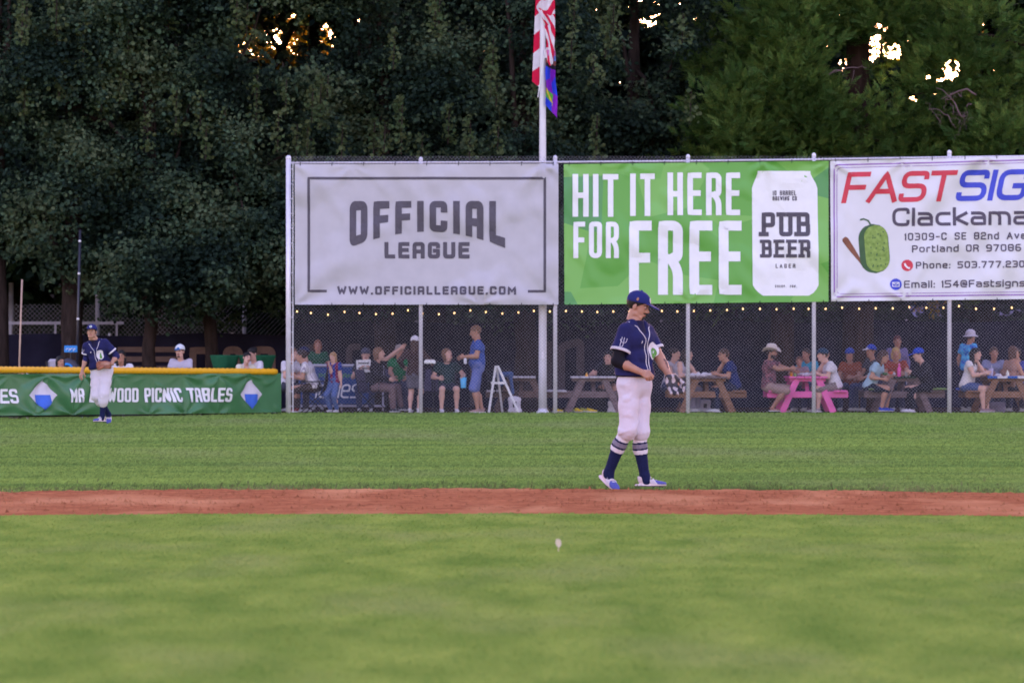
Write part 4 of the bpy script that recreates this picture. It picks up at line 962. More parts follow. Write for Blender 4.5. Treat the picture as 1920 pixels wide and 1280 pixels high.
# head, facing -Y, origin at its centre
def head_mesh(h):
    solidp = [elli((0, .014, .032), (.074, .093, .084)), elli((0, -.024, -.030), (.060, .066, .078)), cone((-.022, -.058, -.094), (.022, -.058, -.094), .022), elli((0, -.068, -.102), (.019, .018, .017)),
              cone((-.045, -.01, -.075), (-.02, -.055, -.098), .022, .018), cone((.045, -.01, -.075), (.02, -.055, -.098), .022, .018), cone((-.034, -.078, .026), (.034, -.078, .026), .012),
              cone((0, -.086, .012), (0, -.110, -.028), .0085, .0115), elli((-.011, -.096, -.031), (.009, .011, .008)), elli((.011, -.096, -.031), (.009, .011, .008)),
              cone((-.018, -.081, -.060), (.018, -.081, -.060), .008), cone((-.014, -.080, -.071), (.014, -.080, -.071), .0075), cone((0, .01, -.06), (0, .012, -.16), .054, .052)]
    ears = [elli((s*.076, .010, -.012), (.011, .020, .032), rotz(s*.35)) for s in (-1, 1)]
    def f(X, Y, Z):
        d = d_union(solidp, X, Y, Z, .016)
        for s in (-1, 1): d = -smin(-d, d_prim(elli((s*.031, -.100, .004), (.019, .018, .012)), X, Y, Z), .008)
        d = smin(d, d_union(ears, X, Y, Z, .005), .006)
        for s in (-1, 1): d = np.minimum(d, d_prim(elli((s*.031, -.0795, .003), (.0135, .0135, .0135)), X, Y, Z))
        return np.maximum(d, -(Z+.150))
    V, Q = surfnets(f, (-.11, -.14, -.155), (.11, .13, .14), h)
    c = V[Q].mean(1); x, y, z = np.abs(c[:, 0]), c[:, 1], c[:, 2]; mi = np.zeros(len(Q), int)
    mi[(np.hypot(x-.031, z-.003) < .0125) & (y < -.083) & (np.abs(z-.001) < .0055)] = 1
    mi[(np.hypot(x-.031, z-.003) < .0058) & (y < -.083)] = 3
    mi[(x > .013) & (x < .050) & (z > .020) & (z < .029-.10*np.maximum(x-.03, 0)) & (y < -.06)] = 3
    mi[(x < .023) & (z > -.076) & (z < -.056) & (y < -.082)] = 2
    return V, Q, mi, c
HEAD_F = head_mesh(.0042); HEAD_C = head_mesh(.0075)
# hand, wrist at the origin, fingers towards -Z, palm towards -Y, thumb on +X side
def hand_mesh(h, curl, spread=.05):
    pr = [elli((0, 0, -.045), (.036, .014, .045)), cone((0, .004, .03), (0, .002, -.02), .026, .026), cone((-.026, .0, -.07), (.026, 0, -.07), .013)]
    fing = [((.027, 0, -.080), .074, -.08), ((.009, 0, -.086), .084, -.01), ((-.010, 0, -.083), .077, .04), ((-.027, 0, -.074), .060, .10)]
    fp = []
    for i, (b0, L, sp) in enumerate(fing):
        p = np.array(b0); a = 0.0; c_ = curl*(1+.13*(i-1.2))
        for seg, fr in ((.46, .75), (.30, 1.0), (.24, .8)):
            a += c_*fr; d = np.array([-math.sin(sp)*math.cos(a), -math.sin(a), -math.cos(a)]); q = p+d*L*seg
            fp.append(cone(p, q, .0092-.0012*(seg < .45)-.0006*i, .0082-.0010*(seg < .4))); p = q
    th = [(.030, -.006, -.022), (.052, -.016, -.050), (.056, -.030-.02*curl, -.076), (.046, -.044-.02*curl, -.094)]
    tp_ = [cone(th[i], th[i+1], .0125-.0015*i, .0115-.0018*i) for i in range(3)]
    def f(X, Y, Z):
        d = d_union(pr, X, Y, Z, .014); e = None
        for k in range(0, 12, 3):
            g = d_union(fp[k:k+3], X, Y, Z, .004); e = g if e is None else np.minimum(e, g)
        return smin(smin(d, e, .006), d_union(tp_, X, Y, Z, .006), .012)
    return surfnets(f, (-.06, -.13, -.20), (.085, .045, .06), h)
HAND = {'relaxed': hand_mesh(.0045, .42), 'grip': hand_mesh(.0045, 1.15), 'flat': hand_mesh(.0045, .12)}
def ik(a, t, l1, l2, pole):
    a, t, pole = np.array(a, float), np.array(t, float), np.array(pole, float)
    d = t-a; L = np.linalg.norm(d)
    if L > (l1+l2)*.999: t = a+d/L*(l1+l2)*.999; d = t-a; L = np.linalg.norm(d)
    u = d/L; x = (l1*l1-l2*l2+L*L)/(2*L); y = math.sqrt(max(l1*l1-x*x, 0)); p = pole-u*(pole@u); p /= np.linalg.norm(p)+1e-9
    return a+u*x+p*y, t
def hair_solid(style):
    cran = elli((0, .014, .030), (.083, .102, .094))
    line = lambda X, Y, Z: -(Z-.055+(Y+.085)*.80)*.78+0*X
    if style == 'short':
        return [cran], line
    if style == 'bald': return None, None
    if style == 'bun': return [cran, elli((0, .10, .07), (.042, .042, .042))], lambda X, Y, Z: np.where(Y > .07, -1.0, line(X, Y, Z))
    if style == 'long':
        pr = [cran, cone((0, .060, .0), (0, .085, -.26), .072, .045), cone((.068, .015, -.02), (.075, .02, -.22), .032, .026), cone((-.068, .015, -.02), (-.075, .02, -.22), .032, .026)]
        return pr, lambda X, Y, Z: np.maximum(np.where(Y < .0, -(Z-.055+(Y+.085)*.80)*.78, -1.0), -(Y+.095)+0*Z)
    if style == 'bob':
        pr = [cran, cone((0, .045, .0), (0, .055, -.10), .076, .062), cone((.066, .01, -.02), (.066, .01, -.10), .034, .026), cone((-.066, .01, -.02), (-.066, .01, -.10), .034, .026)]
        return pr, lambda X, Y, Z: np.where(Y < -.012, -(Z-.055+(Y+.085)*.80)*.78, -1.0)+0*X
_HC = {}
def hair_arr(style, h=.0095):
    k = (style, h)
    if k not in _HC:
        pr, cut = hair_solid(style); _HC[k] = solid(pr, h, .02, cut=cut, fold=.004, seed=3, pad=.02, fs=2.6)
    return _HC[k]
def hat_arr(style, h=.0085):
    k = ('hat', style, h)
    if k in _HC: return _HC[k]
    if style in ('cap', 'cap_back'):
        dome = elli((0, .008, .045), (.089, .108, .088)); brim = elli((0, -.115, .040), (.074, .082, .007), rotx(-.10))
        f1 = lambda X, Y, Z: np.maximum(d_prim(dome, X, Y, Z), -(Z-.030+.12*Y))
        f2 = lambda X, Y, Z: d_prim(elli((0, -.115, .037), (.076, .085, .0085), rotx(.16)), X, Y, Z)+.10*np.maximum(0, np.abs(X)-.03)
        f3 = lambda X, Y, Z: np.sqrt(X**2+(Y-.01)**2+(Z-.132)**2)-.010
        V, Q = surfnets(lambda X, Y, Z: np.minimum(np.minimum(f1(X, Y, Z), f2(X, Y, Z)), f3(X, Y, Z)), (-.11, -.22, -.02), (.11, .14, .155), h)
        c = V[Q].mean(1); mi = ((c[:, 1] < -.094+.0*c[:, 2]) & (c[:, 2] < .075)).astype(int)
        if style == 'cap_back': V = V*np.array([-1, -1, 1.])
        r = (V, Q, mi)
    elif style == 'cowboy':
        brim = elli((0, 0, .05), (.20, .185, .009)); crown = elli((0, 0, .10), (.086, .104, .085))
        def f(X, Y, Z):
            Zb = Z-.9*np.maximum(0, np.abs(X)-.06)**1.3*.85+.45*np.maximum(0, np.abs(Y)-.10)
            d = d_prim(brim, X, Y, Zb); d2 = np.maximum(d_prim(crown, X, Y, Z+.02*np.exp(-(X/.03)**2)*(Y < .06)), -(Z-.045)); return smin(d, d2, .015)
        V, Q = surfnets(f, (-.23, -.22, -.03), (.23, .22, .21), h); c = V[Q].mean(1); r = (V, Q, np.zeros(len(Q), int))
    else:  # bucket / sun hat
        def f(X, Y, Z):
            r_ = np.sqrt(X**2+Y**2); d = np.maximum(d_prim(elli((0, .005, .055), (.09, .106, .09)), X, Y, Z), -(Z-.03)); b_ = np.maximum(np.abs(Z-.036+.5*np.maximum(r_-.08, 0))-.008, r_-.150); return np.minimum(d, b_)
        V, Q = surfnets(f, (-.18, -.18, -.04), (.18, .18, .16), h); r = (V, Q, np.zeros(len(Q), int))
    _HC[k] = r; return r
def shoe_arr(h=.008):
    k = ('shoe', h)
    if k in _HC: return _HC[k]
    up = [elli((0, .010, -.015), (.037, .048, .045)), elli((0, -.07, -.040), (.040, .085, .028)), elli((0, -.125, -.048), (.040, .045, .021)), elli((0, .016, .015), (.036, .038, .03))]
    def f(X, Y, Z):
        d = d_union(up, X, Y, Z, .03); s = np.minimum(d_prim(elli((0, -.045, -.066), (.044, .130, .014)), X, Y, Z), d_prim(elli((0, .03, -.066), (.038, .055, .016)), X, Y, Z))
        d = smin(d, s, .012); return np.maximum(np.maximum(d, -(Z+.078)), Z-.004-.25*Y)
    V, Q = surfnets(f, (-.06, -.19, -.085), (.06, .11, .06), h); c = V[Q].mean(1)
    _HC[k] = (V, Q, (c[:, 2] < -.056).astype(int)); return _HC[k]
class Body:
    """joints in local coordinates: x to the person's left, -y forward, z up"""
    def __init__(s, pz=.93, lean=.03, side=0.0, hyaw=0.0, hpitch=0.0, hroll=0.0, wl=None, wr=None, al=None, ar=None, el=None, er=None, kl=None, kr=None, pole_l=(.5, .8, -.3), pole_r=(-.5, .8, -.3), kpole_l=(.15, -1, .1), kpole_r=(-.15, -1, .1), fl=0.0, fr=0.0, sz=1.0, hdl=None, hdr=None, drop=.015, chin=.205, twist=0.0, girth=1.0, hips=1.0, neck=0.0):
        s.sz = sz; g = s.g = girth; s.hips = hips
        s.pel = np.array([0, 0, pz]); up = np.array([math.sin(side), -math.sin(lean)*math.cos(side), math.cos(lean)*math.cos(side)])
        s.up = up; s.sh = s.pel+up*.485*sz; tw = rotz(twist); lf = tw@np.array([1, 0, -math.sin(side)]); s.lf = lf/np.linalg.norm(lf); s.fw = np.cross(s.up, s.lf)*1.0
        s.fw = -np.cross(s.lf, s.up) if np.cross(s.lf, s.up)[1] > 0 else np.cross(s.lf, s.up)
        s.SL, s.SR = s.sh+s.lf*.172*sz*(.6+.4*g)-up*drop, s.sh-s.lf*.172*sz*(.6+.4*g)-up*drop
        s.HL, s.HR = s.pel+s.lf*.088*sz-np.array([0, 0, .03]), s.pel-s.lf*.088*sz-np.array([0, 0, .03])
        s.hc = s.sh+up*chin*sz+s.fw*(.035+neck)*sz; s.nk = s.sh+up*.03
        s.Rh = rotz(hyaw)@rotx(hpitch)@roty(hroll)
        lw = lambda w, d: np.array(w if w is not None else d, float)
        def conv(w): return None if w is None else (w[0], -w[1], w[2])
        wl, wr, al, ar = conv(wl), conv(wr), conv(al), conv(ar)
        l1, l2 = .285*sz, .255*sz
        s.EL, s.WL = ik(s.SL, lw(wl, (.25*sz, -.04, s.SL[2]-.52*sz)), l1, l2, pole_l)
        s.ER, s.WR = ik(s.SR, lw(wr, (-.25*sz, -.04, s.SR[2]-.52*sz)), l1, l2, pole_r)
        if el is not None: s.EL = np.array(conv(el))
        if er is not None: s.ER = np.array(conv(er))
        s.KL, s.AL = ik(s.HL, lw(al, (.10*sz, .01, .08)), .43*sz, .42*sz, kpole_l)
        s.KR, s.AR = ik(s.HR, lw(ar, (-.10*sz, .01, .08)), .43*sz, .42*sz, kpole_r)
        if kl is not None: s.KL = np.array(conv(kl))
        if kr is not None: s.KR = np.array(conv(kr))
        s.fl, s.fr = fl, fr; s.hd = {0: conv(hdr), 1: conv(hdl)}
    def torso(s):
        z, g, up, lf, fw = s.sz, s.g, s.up, s.lf, s.fw
        at = lambda u, l, f: s.pel+up*u*z+lf*l*z+fw*f*z
        h = s.hips
        return [cone(at(.36, -.085*g, .0), at(.36, .085*g, .0), .108*z*(.5+.5*g)), cone(at(.435, -.12, -.01), at(.435, .12, -.01), .062*z), cone(at(.20, -.05*g, .012), at(.20, .05*g, .012), .108*z*g),
                cone(at(.08, -.06*g, .012*g), at(.08, .06*g, .012*g), .112*z*g), cone(at(-.02, -.075*h, -.005), at(-.02, .075*h, -.005), .112*z*h)]
    def arm(s, L):
        S, E, W = (s.SL, s.EL, s.WL) if L else (s.SR, s.ER, s.WR); z = s.sz*(.75+.25*s.g)
        return [cone(S, S+(E-S)*.45, .056*z, .050*z), cone(S+(E-S)*.45, E, .050*z, .041*z), cone(E, E+(W-E)*.35, .042*z, .041*z), cone(E+(W-E)*.35, W, .041*z, .027*z)]
    def leg(s, L):
        H, K, A = (s.HL, s.KL, s.AL) if L else (s.HR, s.KR, s.AR); z = s.sz; h = s.hips
        back = np.array([0, .022, 0]) if abs((A-K)[2]) > .2 else np.zeros(3)
        return [cone(H, K, .090*z*h, .058*z), cone(K, K+(A-K)*.4+back, .055*z, .056*z), cone(K+(A-K)*.35+back, A, .055*z, .036*z)]
def hand_frame(E, W, palm, L):
    z = -(W-E)/np.linalg.norm(W-E); y = -np.asarray(palm, float); y = y-z*(y@z); y /= np.linalg.norm(y)+1e-9; x = np.cross(y, z)
    return np.stack([x, y, z], 1)
def merge(parts):
    V, Q, I, n = [], [], [], 0
    for v, q, i in parts: V.append(v); Q.append(q+n); I.append(np.full(len(q), i) if np.isscalar(i) else i); n += len(v)
    return np.concatenate(V), np.concatenate(Q), np.concatenate(I)
DARKS = [(.012, .010, .012)]
def person(label, loc, yaw, body, skin_n='fair', hair=('short', (.05, .03, .02)), hat=None, top=('tee', (.1, .1, .3), 'short'), bottom=((.05, .06, .12), 'long'), shoes=(.5, .5, .5), h=.021, fine=False,
           hands=('relaxed', 'relaxed'), palms=(None, None), beard=False, group=None, glasses=False, legs=True, top_mat=None, socks=None, hat_scale=1.06):
    root = thing('person', label, 'person', loc, yaw, group)
    B_ = body; sk = skin(skin_n, SK[skin_n]); hm = M('hair_%03d_%03d' % (hair[1][0]*999, hair[1][2]*999), hair[1], rough=.6, var=.3, scale=60, spec=.3)
    zs = B_.sz
    prims = B_.torso()+B_.arm(1)+B_.arm(0)+[cone(B_.nk-B_.up*.02, B_.hc-B_.up*.07, .056*zs, .052*zs)]
    if legs: prims += B_.leg(1)+B_.leg(0)
    Vb, Qb = solid(prims, h, .035)
    hv, hq, hmi, hc = HEAD_F if fine else HEAD_C
    hmi = hmi.copy()
    if beard == 'full': hmi[(hc[:, 2] < -.045) & (hc[:, 2] > -.125) & (hc[:, 1] < .0) & (hmi != 2)] = 3
    if beard == 'goatee': hmi[((np.abs(hc[:, 0]) < .030) & (hc[:, 1] < -.055) & (((hc[:, 2] < -.044) & (hc[:, 2] > -.054)) | ((hc[:, 2] < -.082) & (hc[:, 2] > -.12) & (np.abs(hc[:, 0]) < .024))))] = 3
    if glasses: hmi[(hc[:, 1] < -.06) & (hc[:, 2] > -.012) & (hc[:, 2] < .014) & (np.abs(hc[:, 0]) < .06)] = 3
    parts = [(Vb, Qb, 0), (hv*zs*1.08@B_.Rh.T+B_.hc, hq, hmi)]
    for L, (E, W) in enumerate(((B_.ER, B_.WR), (B_.EL, B_.WL))):
        v, q = HAND[hands[L]]; pal = palms[L] if palms[L] is not None else ((1 if not L else -1), -.2, 0)
        v = v.copy()
        Rm = hand_frame(E, W if B_.hd[L] is None else E+np.array(B_.hd[L]), pal, L)
        # thumb side: forward/up for both hands
        want = np.array([0, -1, .35])
        if (Rm[:, 0]@want) < 0: v = v*np.array([-1, 1, 1]); q = q[:, ::-1]
        parts.append((v*zs*.98@Rm.T+W, q, 0))
    V, Q, I = merge(parts)
    link('body', raw_mesh('body', V, [Q], [sk, m_eyew, m_lip, hm], I, smooth=True), root)
    # clothes
    tname, tcol, sleeve = top
    tm = top_mat or cloth('%s_%03d_%03d_%03d' % (tname, tcol[0]*999, tcol[1]*999, tcol[2]*999), tcol)
    tp_ = B_.torso(); fr = {'short': .62, 'long': 1.0, 'none': 0.0, 'cap': .35}[sleeve]
    extra = []
    for (S, E, W) in ((B_.SL, B_.EL, B_.WL), (B_.SR, B_.ER, B_.WR)):
        if sleeve == 'long': extra += [cone(S, E, .060*zs, .046*zs), cone(E, E+(W-E)*.93, .046*zs, .034*zs)]
        elif fr: extra += [cone(S, S+(E-S)*fr*.8, .062*zs, .066*zs)]
    hem = B_.pel-B_.up*.075*zs
    def cut(X, Y, Z):
        d = -((X-hem[0])*B_.up[0]+(Y-hem[1])*B_.up[1]+(Z-hem[2])*B_.up[2])
        nk = B_.nk+B_.up*.012; d = np.maximum(d, (X-nk[0])*B_.up[0]+(Y-nk[1])*B_.up[1]+(Z-nk[2])*B_.up[2]-.008)
        if sleeve in ('short', 'cap'):
            dt = d_union(tp_, X, Y, Z, .035)
            for (S, E), am in (((B_.SL, B_.EL), B_.arm(1)), ((B_.SR, B_.ER), B_.arm(0))):
                u = (E-S)/np.linalg.norm(E-S); c = S+(E-S)*fr; r = np.sqrt((X-c[0])**2+(Y-c[1])**2+(Z-c[2])**2)
                d = np.maximum(d, np.where((r < .14*zs) & (d_union(am, X, Y, Z, .01) < dt), ((X-c[0])*u[0]+(Y-c[1])*u[1]+(Z-c[2])*u[2]), -1.0))
        return d
    Vt, Qt = solid(tp_+extra, h, .035, grow=.013, cut=cut, fold=.007, seed=len(label))
    link('shirt' if tname != 'dress' else 'dress', raw_mesh('shirt', Vt, [Qt], tm, smooth=True), root)
    if legs:
        bcol, bk = bottom; bm = cloth('b_%03d_%03d_%03d' % (bcol[0]*999, bcol[1]*999, bcol[2]*999), bcol)
        f2 = {'long': 1.92, 'knee': 1.05, 'short': .62, 'skirt': .7}[bk]
        pr = B_.torso()[3:]
        for H, K, A in ((B_.HL, B_.KL, B_.AL), (B_.HR, B_.KR, B_.AR)):
            pr.append(cone(H, H+(K-H)*min(1, f2), .092*zs*B_.hips, (.092+(.068-.092)*min(1, f2))*zs+(.012 if bk != 'long' else 0)))
            if f2 > 1: pr.append(cone(K, K+(A-K)*(f2-1), .064*zs, .052*zs))
        wst = B_.pel+B_.up*.10*zs
        Vp, Qp = solid(pr, h, .03, grow=.011, cut=lambda X, Y, Z: (X-wst[0])*B_.up[0]+(Y-wst[1])*B_.up[1]+(Z-wst[2])*B_.up[2], fold=.006, seed=5+len(label))
        link('trousers' if bk == 'long' else ('skirt' if bk == 'skirt' else 'shorts'), raw_mesh('trousers', Vp, [Qp], bm, smooth=True), root)
        sv, sq, si = shoe_arr(); sm = cloth('shoe_%03d_%03d_%03d' % tuple(c*999 for c in shoes), shoes); so = M('sole_white', (.6, .58, .6), rough=.6)
        for A, fy in ((B_.AL, B_.fl), (B_.AR, B_.fr)):
            o = link('shoe', raw_mesh('shoe', sv*zs@rotz(fy).T+A, [sq], [sm, so], si, smooth=True), root)
    if hair[0] != 'bald':
        hv2, hq2 = hair_arr(hair[0])
        link('hair', raw_mesh('hair', hv2*zs*1.08@B_.Rh.T+B_.hc, [hq2], hm, smooth=True), root)
    if hat:
        a = hat_arr(hat[0]); cols = hat[1:] if len(hat) > 2 else (hat[1], hat[1])
        ms = [cloth('hat_%03d_%03d_%03d' % tuple(c*999 for c in k), k) for k in cols]
        link('cap' if 'cap' in hat[0] else 'hat', raw_mesh('hat', a[0]*zs*1.08*hat_scale@B_.Rh.T+B_.hc, [a[1]], ms, a[2], smooth=True), root)
    return root

# ---------------------------------------------------------------- the infielder on the edge of the dirt
NAVY = (.017, .018, .078); CAPB = (.018, .024, .12)
m_navy = cloth('navy_jersey', NAVY, var=.12, scale=14, bump=.35, bscale=28); m_wht = cloth('white_knit', (.66, .62, .66), var=.08)
m_pant = cloth('white_pants', (.66, .62, .69), var=.07, scale=3, hue=(.62, .55, .60), bump=.3, bscale=22); m_sgrey = cloth('grey_knit', (.20, .18, .23), var=.2, scale=70); m_snavy = cloth('navy_knit', (.010, .014, .055), var=.2, scale=60)
m_blk = cloth('black_undershirt', (.010, .009, .013)); m_coll = cloth('dark_collar', (.016, .014, .045)); m_belt = M('black_leather', (.012, .011, .014), rough=.4, spec=.5)
m_green_print = M('green_print', (.10, .28, .05), rough=.6); m_shoeb = cloth('cleat_blue', (.09, .10, .34)); m_shoew = cloth('cleat_white', (.66, .52, .54)); m_cleat = M('dark_stud', (.02, .02, .05), rough=.4)
m_tatt = M('tattoo_ink', (.16, .085, .075), rough=.6, var=.4, scale=40)
def surf_patch(polys, V, N_off, name, mat, root): pass
def socks(root, b, L, top, stripes=True):
    """a knee sock whose stripes are real bands of knit"""
    K, A = (b.KL, b.AL) if L else (b.KR, b.AR); u = (A-K)/np.linalg.norm(A-K); ln = np.linalg.norm(A-K)
    pr = b.leg(L)[1:]; pr = [pr[0], pr[1], cone(A-u*.02, A+np.array([0, -.02, -.03]), .036, .034)]; c = K+u*ln*top
    V, Q = solid(pr, .0065, .03, grow=.006, cut=lambda X, Y, Z: -((X-c[0])*u[0]+(Y-c[1])*u[1]+(Z-c[2])*u[2]))
    t = ((V[Q].mean(1)-c)@u)/(ln*(1-top)); mi = np.zeros(len(t), int)
    if stripes:
        for a, e, k in ((.085, .175, 1), (.215, .310, 2), (.350, .445, 1)): mi[(t >= a) & (t < e)] = k
    return link('sock', raw_mesh('sock', V, [Q], [m_snavy, m_wht, m_sgrey], mi, smooth=True), root)
def cleat(root, A, yaw, pitch, roll=0.0):
    Rm = rotz(yaw)@rotx(pitch)@roty(roll)
    v, q, i = shoe_arr(.0045); c = v[q].mean(1); Rm = Rm@np.diag([1.02, 1.13, 1.0])
    mi = np.zeros(len(q), int)                                  # 0 blue toe, 1 white, 2 stud plate
    mi[(c[:, 1] > -.085+.75*(c[:, 2]+.03))] = 1
    mi[(c[:, 2] < -.054) & (c[:, 2] > -.070)] = 1
    mi[c[:, 2] <= -.070] = 2
    o = link('shoe', raw_mesh('shoe', v@Rm.T+A, [q], [m_shoeb, m_shoew, m_cleat], mi, smooth=True), root)
    b = B()
    for k in range(4):
        y = -.020-.022*k; w_ = .026; z = .022-.014*k
        b.tube([np.array(p)@Rm.T+A for p in ((-w_-.008, y+.004, z-.022), (-w_*.5, y, z), (w_*.5, y-.004, z), (w_+.008, y, z-.022))], .0055, 5)
    b.build('lace', m_wht, o)
    b = B()
    for s in (-1, 1):
        for k in range(3): y = -.052-.017*k; b.tube([np.array(p)@Rm.T+A for p in ((s*.0395, y+.012, -.018), (s*.0445, y-.006, -.050))], .0048, 5)
    b.build('side_stripe', m_wht, o)
    b = B()
    for x, y in ((-.025, -.12), (.025, -.12), (0, -.14), (-.028, -.07), (.028, -.07), (-.02, .05), (.02, .05)): b.tube([np.array(p)@Rm.T+A for p in ((x, y, -.070), (x, y, -.088))], .007, 5)
    b.build('stud', m_cleat, o)
def line_on(name, mat, root, field, pts, r=.0045, steps=60):
    """a thin piping cord laid on a garment surface: pts are rough points, pulled onto the surface of the field"""
    p = np.array(pts, float); tt_ = np.linspace(0, len(p)-1, steps); q = np.stack([np.interp(tt_, np.arange(len(p)), p[:, k]) for k in range(3)], 1)
    for _ in range(10):
        d = field(q[:, 0], q[:, 1], q[:, 2]); e = 1e-3
        g = np.stack([field(q[:, 0]+(k == 0)*e, q[:, 1]+(k == 1)*e, q[:, 2]+(k == 2)*e)-d for k in range(3)], 1)/e; g /= np.linalg.norm(g, axis=1)[:, None]+1e-9
        q -= g*(d-.001)[:, None]*.8
    k = np.ones(3)/3
    for _ in range(3): q[1:-1] = (q[:-2]+q[1:-1]+q[2:])/3
    return B().tube(q, r, 6).build(name, mat, root, smooth=True)
def patch_on(name, mat, root, field, c, u, v, outline_fn, n=14, lift=.003):
    """a printed patch following a garment: centre c, in-surface axes u, v; outline_fn(t) gives (left, right) for t in -1..1"""
    c, u, v = np.array(c, float), np.array(u, float), np.array(v, float); G = np.zeros((n, 9, 3))
    for i, t in enumerate(np.linspace(-.98, .98, n)):
        l, r = outline_fn(t)
        for j, s in enumerate(np.linspace(l, r, 9)): G[i, j] = c+v*t+u*s
    q = G.reshape(-1, 3)
    for _ in range(12):
        d = field(q[:, 0], q[:, 1], q[:, 2]); e = 1e-3
        g = np.stack([field(q[:, 0]+(k == 0)*e, q[:, 1]+(k == 1)*e, q[:, 2]+(k == 2)*e)-d for k in range(3)], 1)/e; g /= np.linalg.norm(g, axis=1)[:, None]+1e-9
        q = q-g*(d-lift)[:, None]*.8
    return B().grid(q.reshape(G.shape)).build(name, mat, root, smooth=True)
oval = lambda t: (-math.sqrt(max(0, 1-t*t)), math.sqrt(max(0, 1-t*t)))
def ballplayer(label, loc, yaw, b, hy, glove_col, long_sleeve, stripes, sleeve_double, skin_n, beard, hands, palms, h=.010, pants_end=.30, fold=.010, sock_top=.18, blouse=1.0, leg_w=1.0, embd=0.0):
    """the shared uniform: cap, navy jersey with piping, white knickers, belt, socks and spiked shoes"""
    root = thing('person', label, 'person', loc, yaw)
    sk = skin(skin_n, SK[skin_n]); hm = M('hair_player', (.009, .006, .006), rough=.6, var=.3, scale=60)
    prims = b.torso()+b.arm(1)+b.arm(0)+b.leg(1)+b.leg(0)+[cone(b.nk-b.up*.02, b.hc-b.up*.07+b.fw*-.012, .060, .054), cone(b.nk-b.lf*.09-b.up*.04, b.nk+b.up*.05, .03, .035), cone(b.nk+b.lf*.09-b.up*.04, b.nk+b.up*.05, .03, .035)]
    Vb, Qb = solid(prims, h, .03)
    hv, hq, hmi, hc = HEAD_F; hmi = hmi.copy()
    if beard: hmi[((np.abs(hc[:, 0]) < .032) & (hc[:, 1] < -.055) & (((hc[:, 2] < -.043) & (hc[:, 2] > -.055)) | ((hc[:, 2] < -.080) & (hc[:, 2] > -.12) & (np.abs(hc[:, 0]) < .026))))] = 3
    parts = [(Vb, Qb, 0), (hv@b.Rh.T+b.hc, hq, hmi)]
    for L, (E, W) in enumerate(((b.ER, b.WR), (b.EL, b.WL))):
        v, q = HAND[hands[L]]; Rm = hand_frame(E, W if b.hd[L] is None else E+np.array(b.hd[L]), palms[L], L); v = v.copy()
        if (Rm[:, 0]@np.array([0, -.6, .8])) < 0: v = v*np.array([-1, 1, 1]); q = q[:, ::-1]
        parts.append((v*1.05@Rm.T+W, q, 0))
    V, Q, I = merge(parts); link('body', raw_mesh('body', V, [Q], [sk, m_eyew, m_lip, hm], I, smooth=True), root)
    # jersey
    ext = []; fr = .70
    for S, E in ((b.SL, b.EL), (b.SR, b.ER)): ext += [cone(S, S+(E-S)*fr, .056, .061)]
    hem = b.pel+b.up*.035; pr = b.torso()+ext+[cone(b.pel+b.up*.06-b.lf*.07, b.pel+b.up*.06+b.lf*.07, .125), cone(b.nk-b.lf*.07-b.up*.03, b.nk+b.lf*.07-b.up*.03, .05)]
    rs = np.random.default_rng(11); W_ = rs.uniform(-1, 1, (8, 3))*np.array([22, 22, 26]); ph = rs.uniform(0, 6.28, 8)
    def base(X, Y, Z):
        d = d_union(pr, X, Y, Z, .035, .014)
        f = 0
        for i in range(8): f = f+np.sin(W_[i, 0]*X+W_[i, 1]*Y+W_[i, 2]*Z+ph[i])
        zz_ = Z-b.pel[2]
        return d+fold/4*np.minimum(f, .9)*(.5+.8*np.exp(-((zz_-.10)/.13)**2))
    def cutj(X, Y, Z):
        d = -((X-hem[0])*b.up[0]+(Y-hem[1])*b.up[1]+(Z-hem[2])*b.up[2])
        nk = b.nk+b.up*.030+b.fw*.0; fwd = (X-nk[0])*b.fw[0]+(Y-nk[1])*b.fw[1]+(Z-nk[2])*b.fw[2]; upc = (X-nk[0])*b.up[0]+(Y-nk[1])*b.up[1]+(Z-nk[2])*b.up[2]; lat = np.abs((X-nk[0])*b.lf[0]+(Y-nk[1])*b.lf[1]+(Z-nk[2])*b.lf[2])
        vee = upc+.13*np.clip(fwd/.09, 0, 1)-1.5*np.maximum(lat-.030, 0); d = np.maximum(d, np.minimum(vee, upc+.3))
        d = np.maximum(d, upc-.015)
        dt = d_union(b.torso(), X, Y, Z, .035)
        for (S, E), am in (((b.SL, b.EL), b.arm(1)), ((b.SR, b.ER), b.arm(0))):
            u = (E-S)/np.linalg.norm(E-S); c = S+(E-S)*fr; r = np.sqrt((X-c[0])**2+(Y-c[1])**2+(Z-c[2])**2)
            d = np.maximum(d, np.where((r < .15) & (d_union(am, X, Y, Z, .01) < dt), ((X-c[0])*u[0]+(Y-c[1])*u[1]+(Z-c[2])*u[2]), -1.0))
        return d
    lo, hi = bounds(pr, .06); Vj, Qj = surfnets(lambda X, Y, Z: np.maximum(base(X, Y, Z), cutj(X, Y, Z)), lo, hi, h*.9)
    jer = link('jersey', raw_mesh('jersey', Vj, [Qj], m_navy, smooth=True), root)
    at = lambda u_, l, f: b.pel+b.up*u_+b.lf*l+b.fw*f
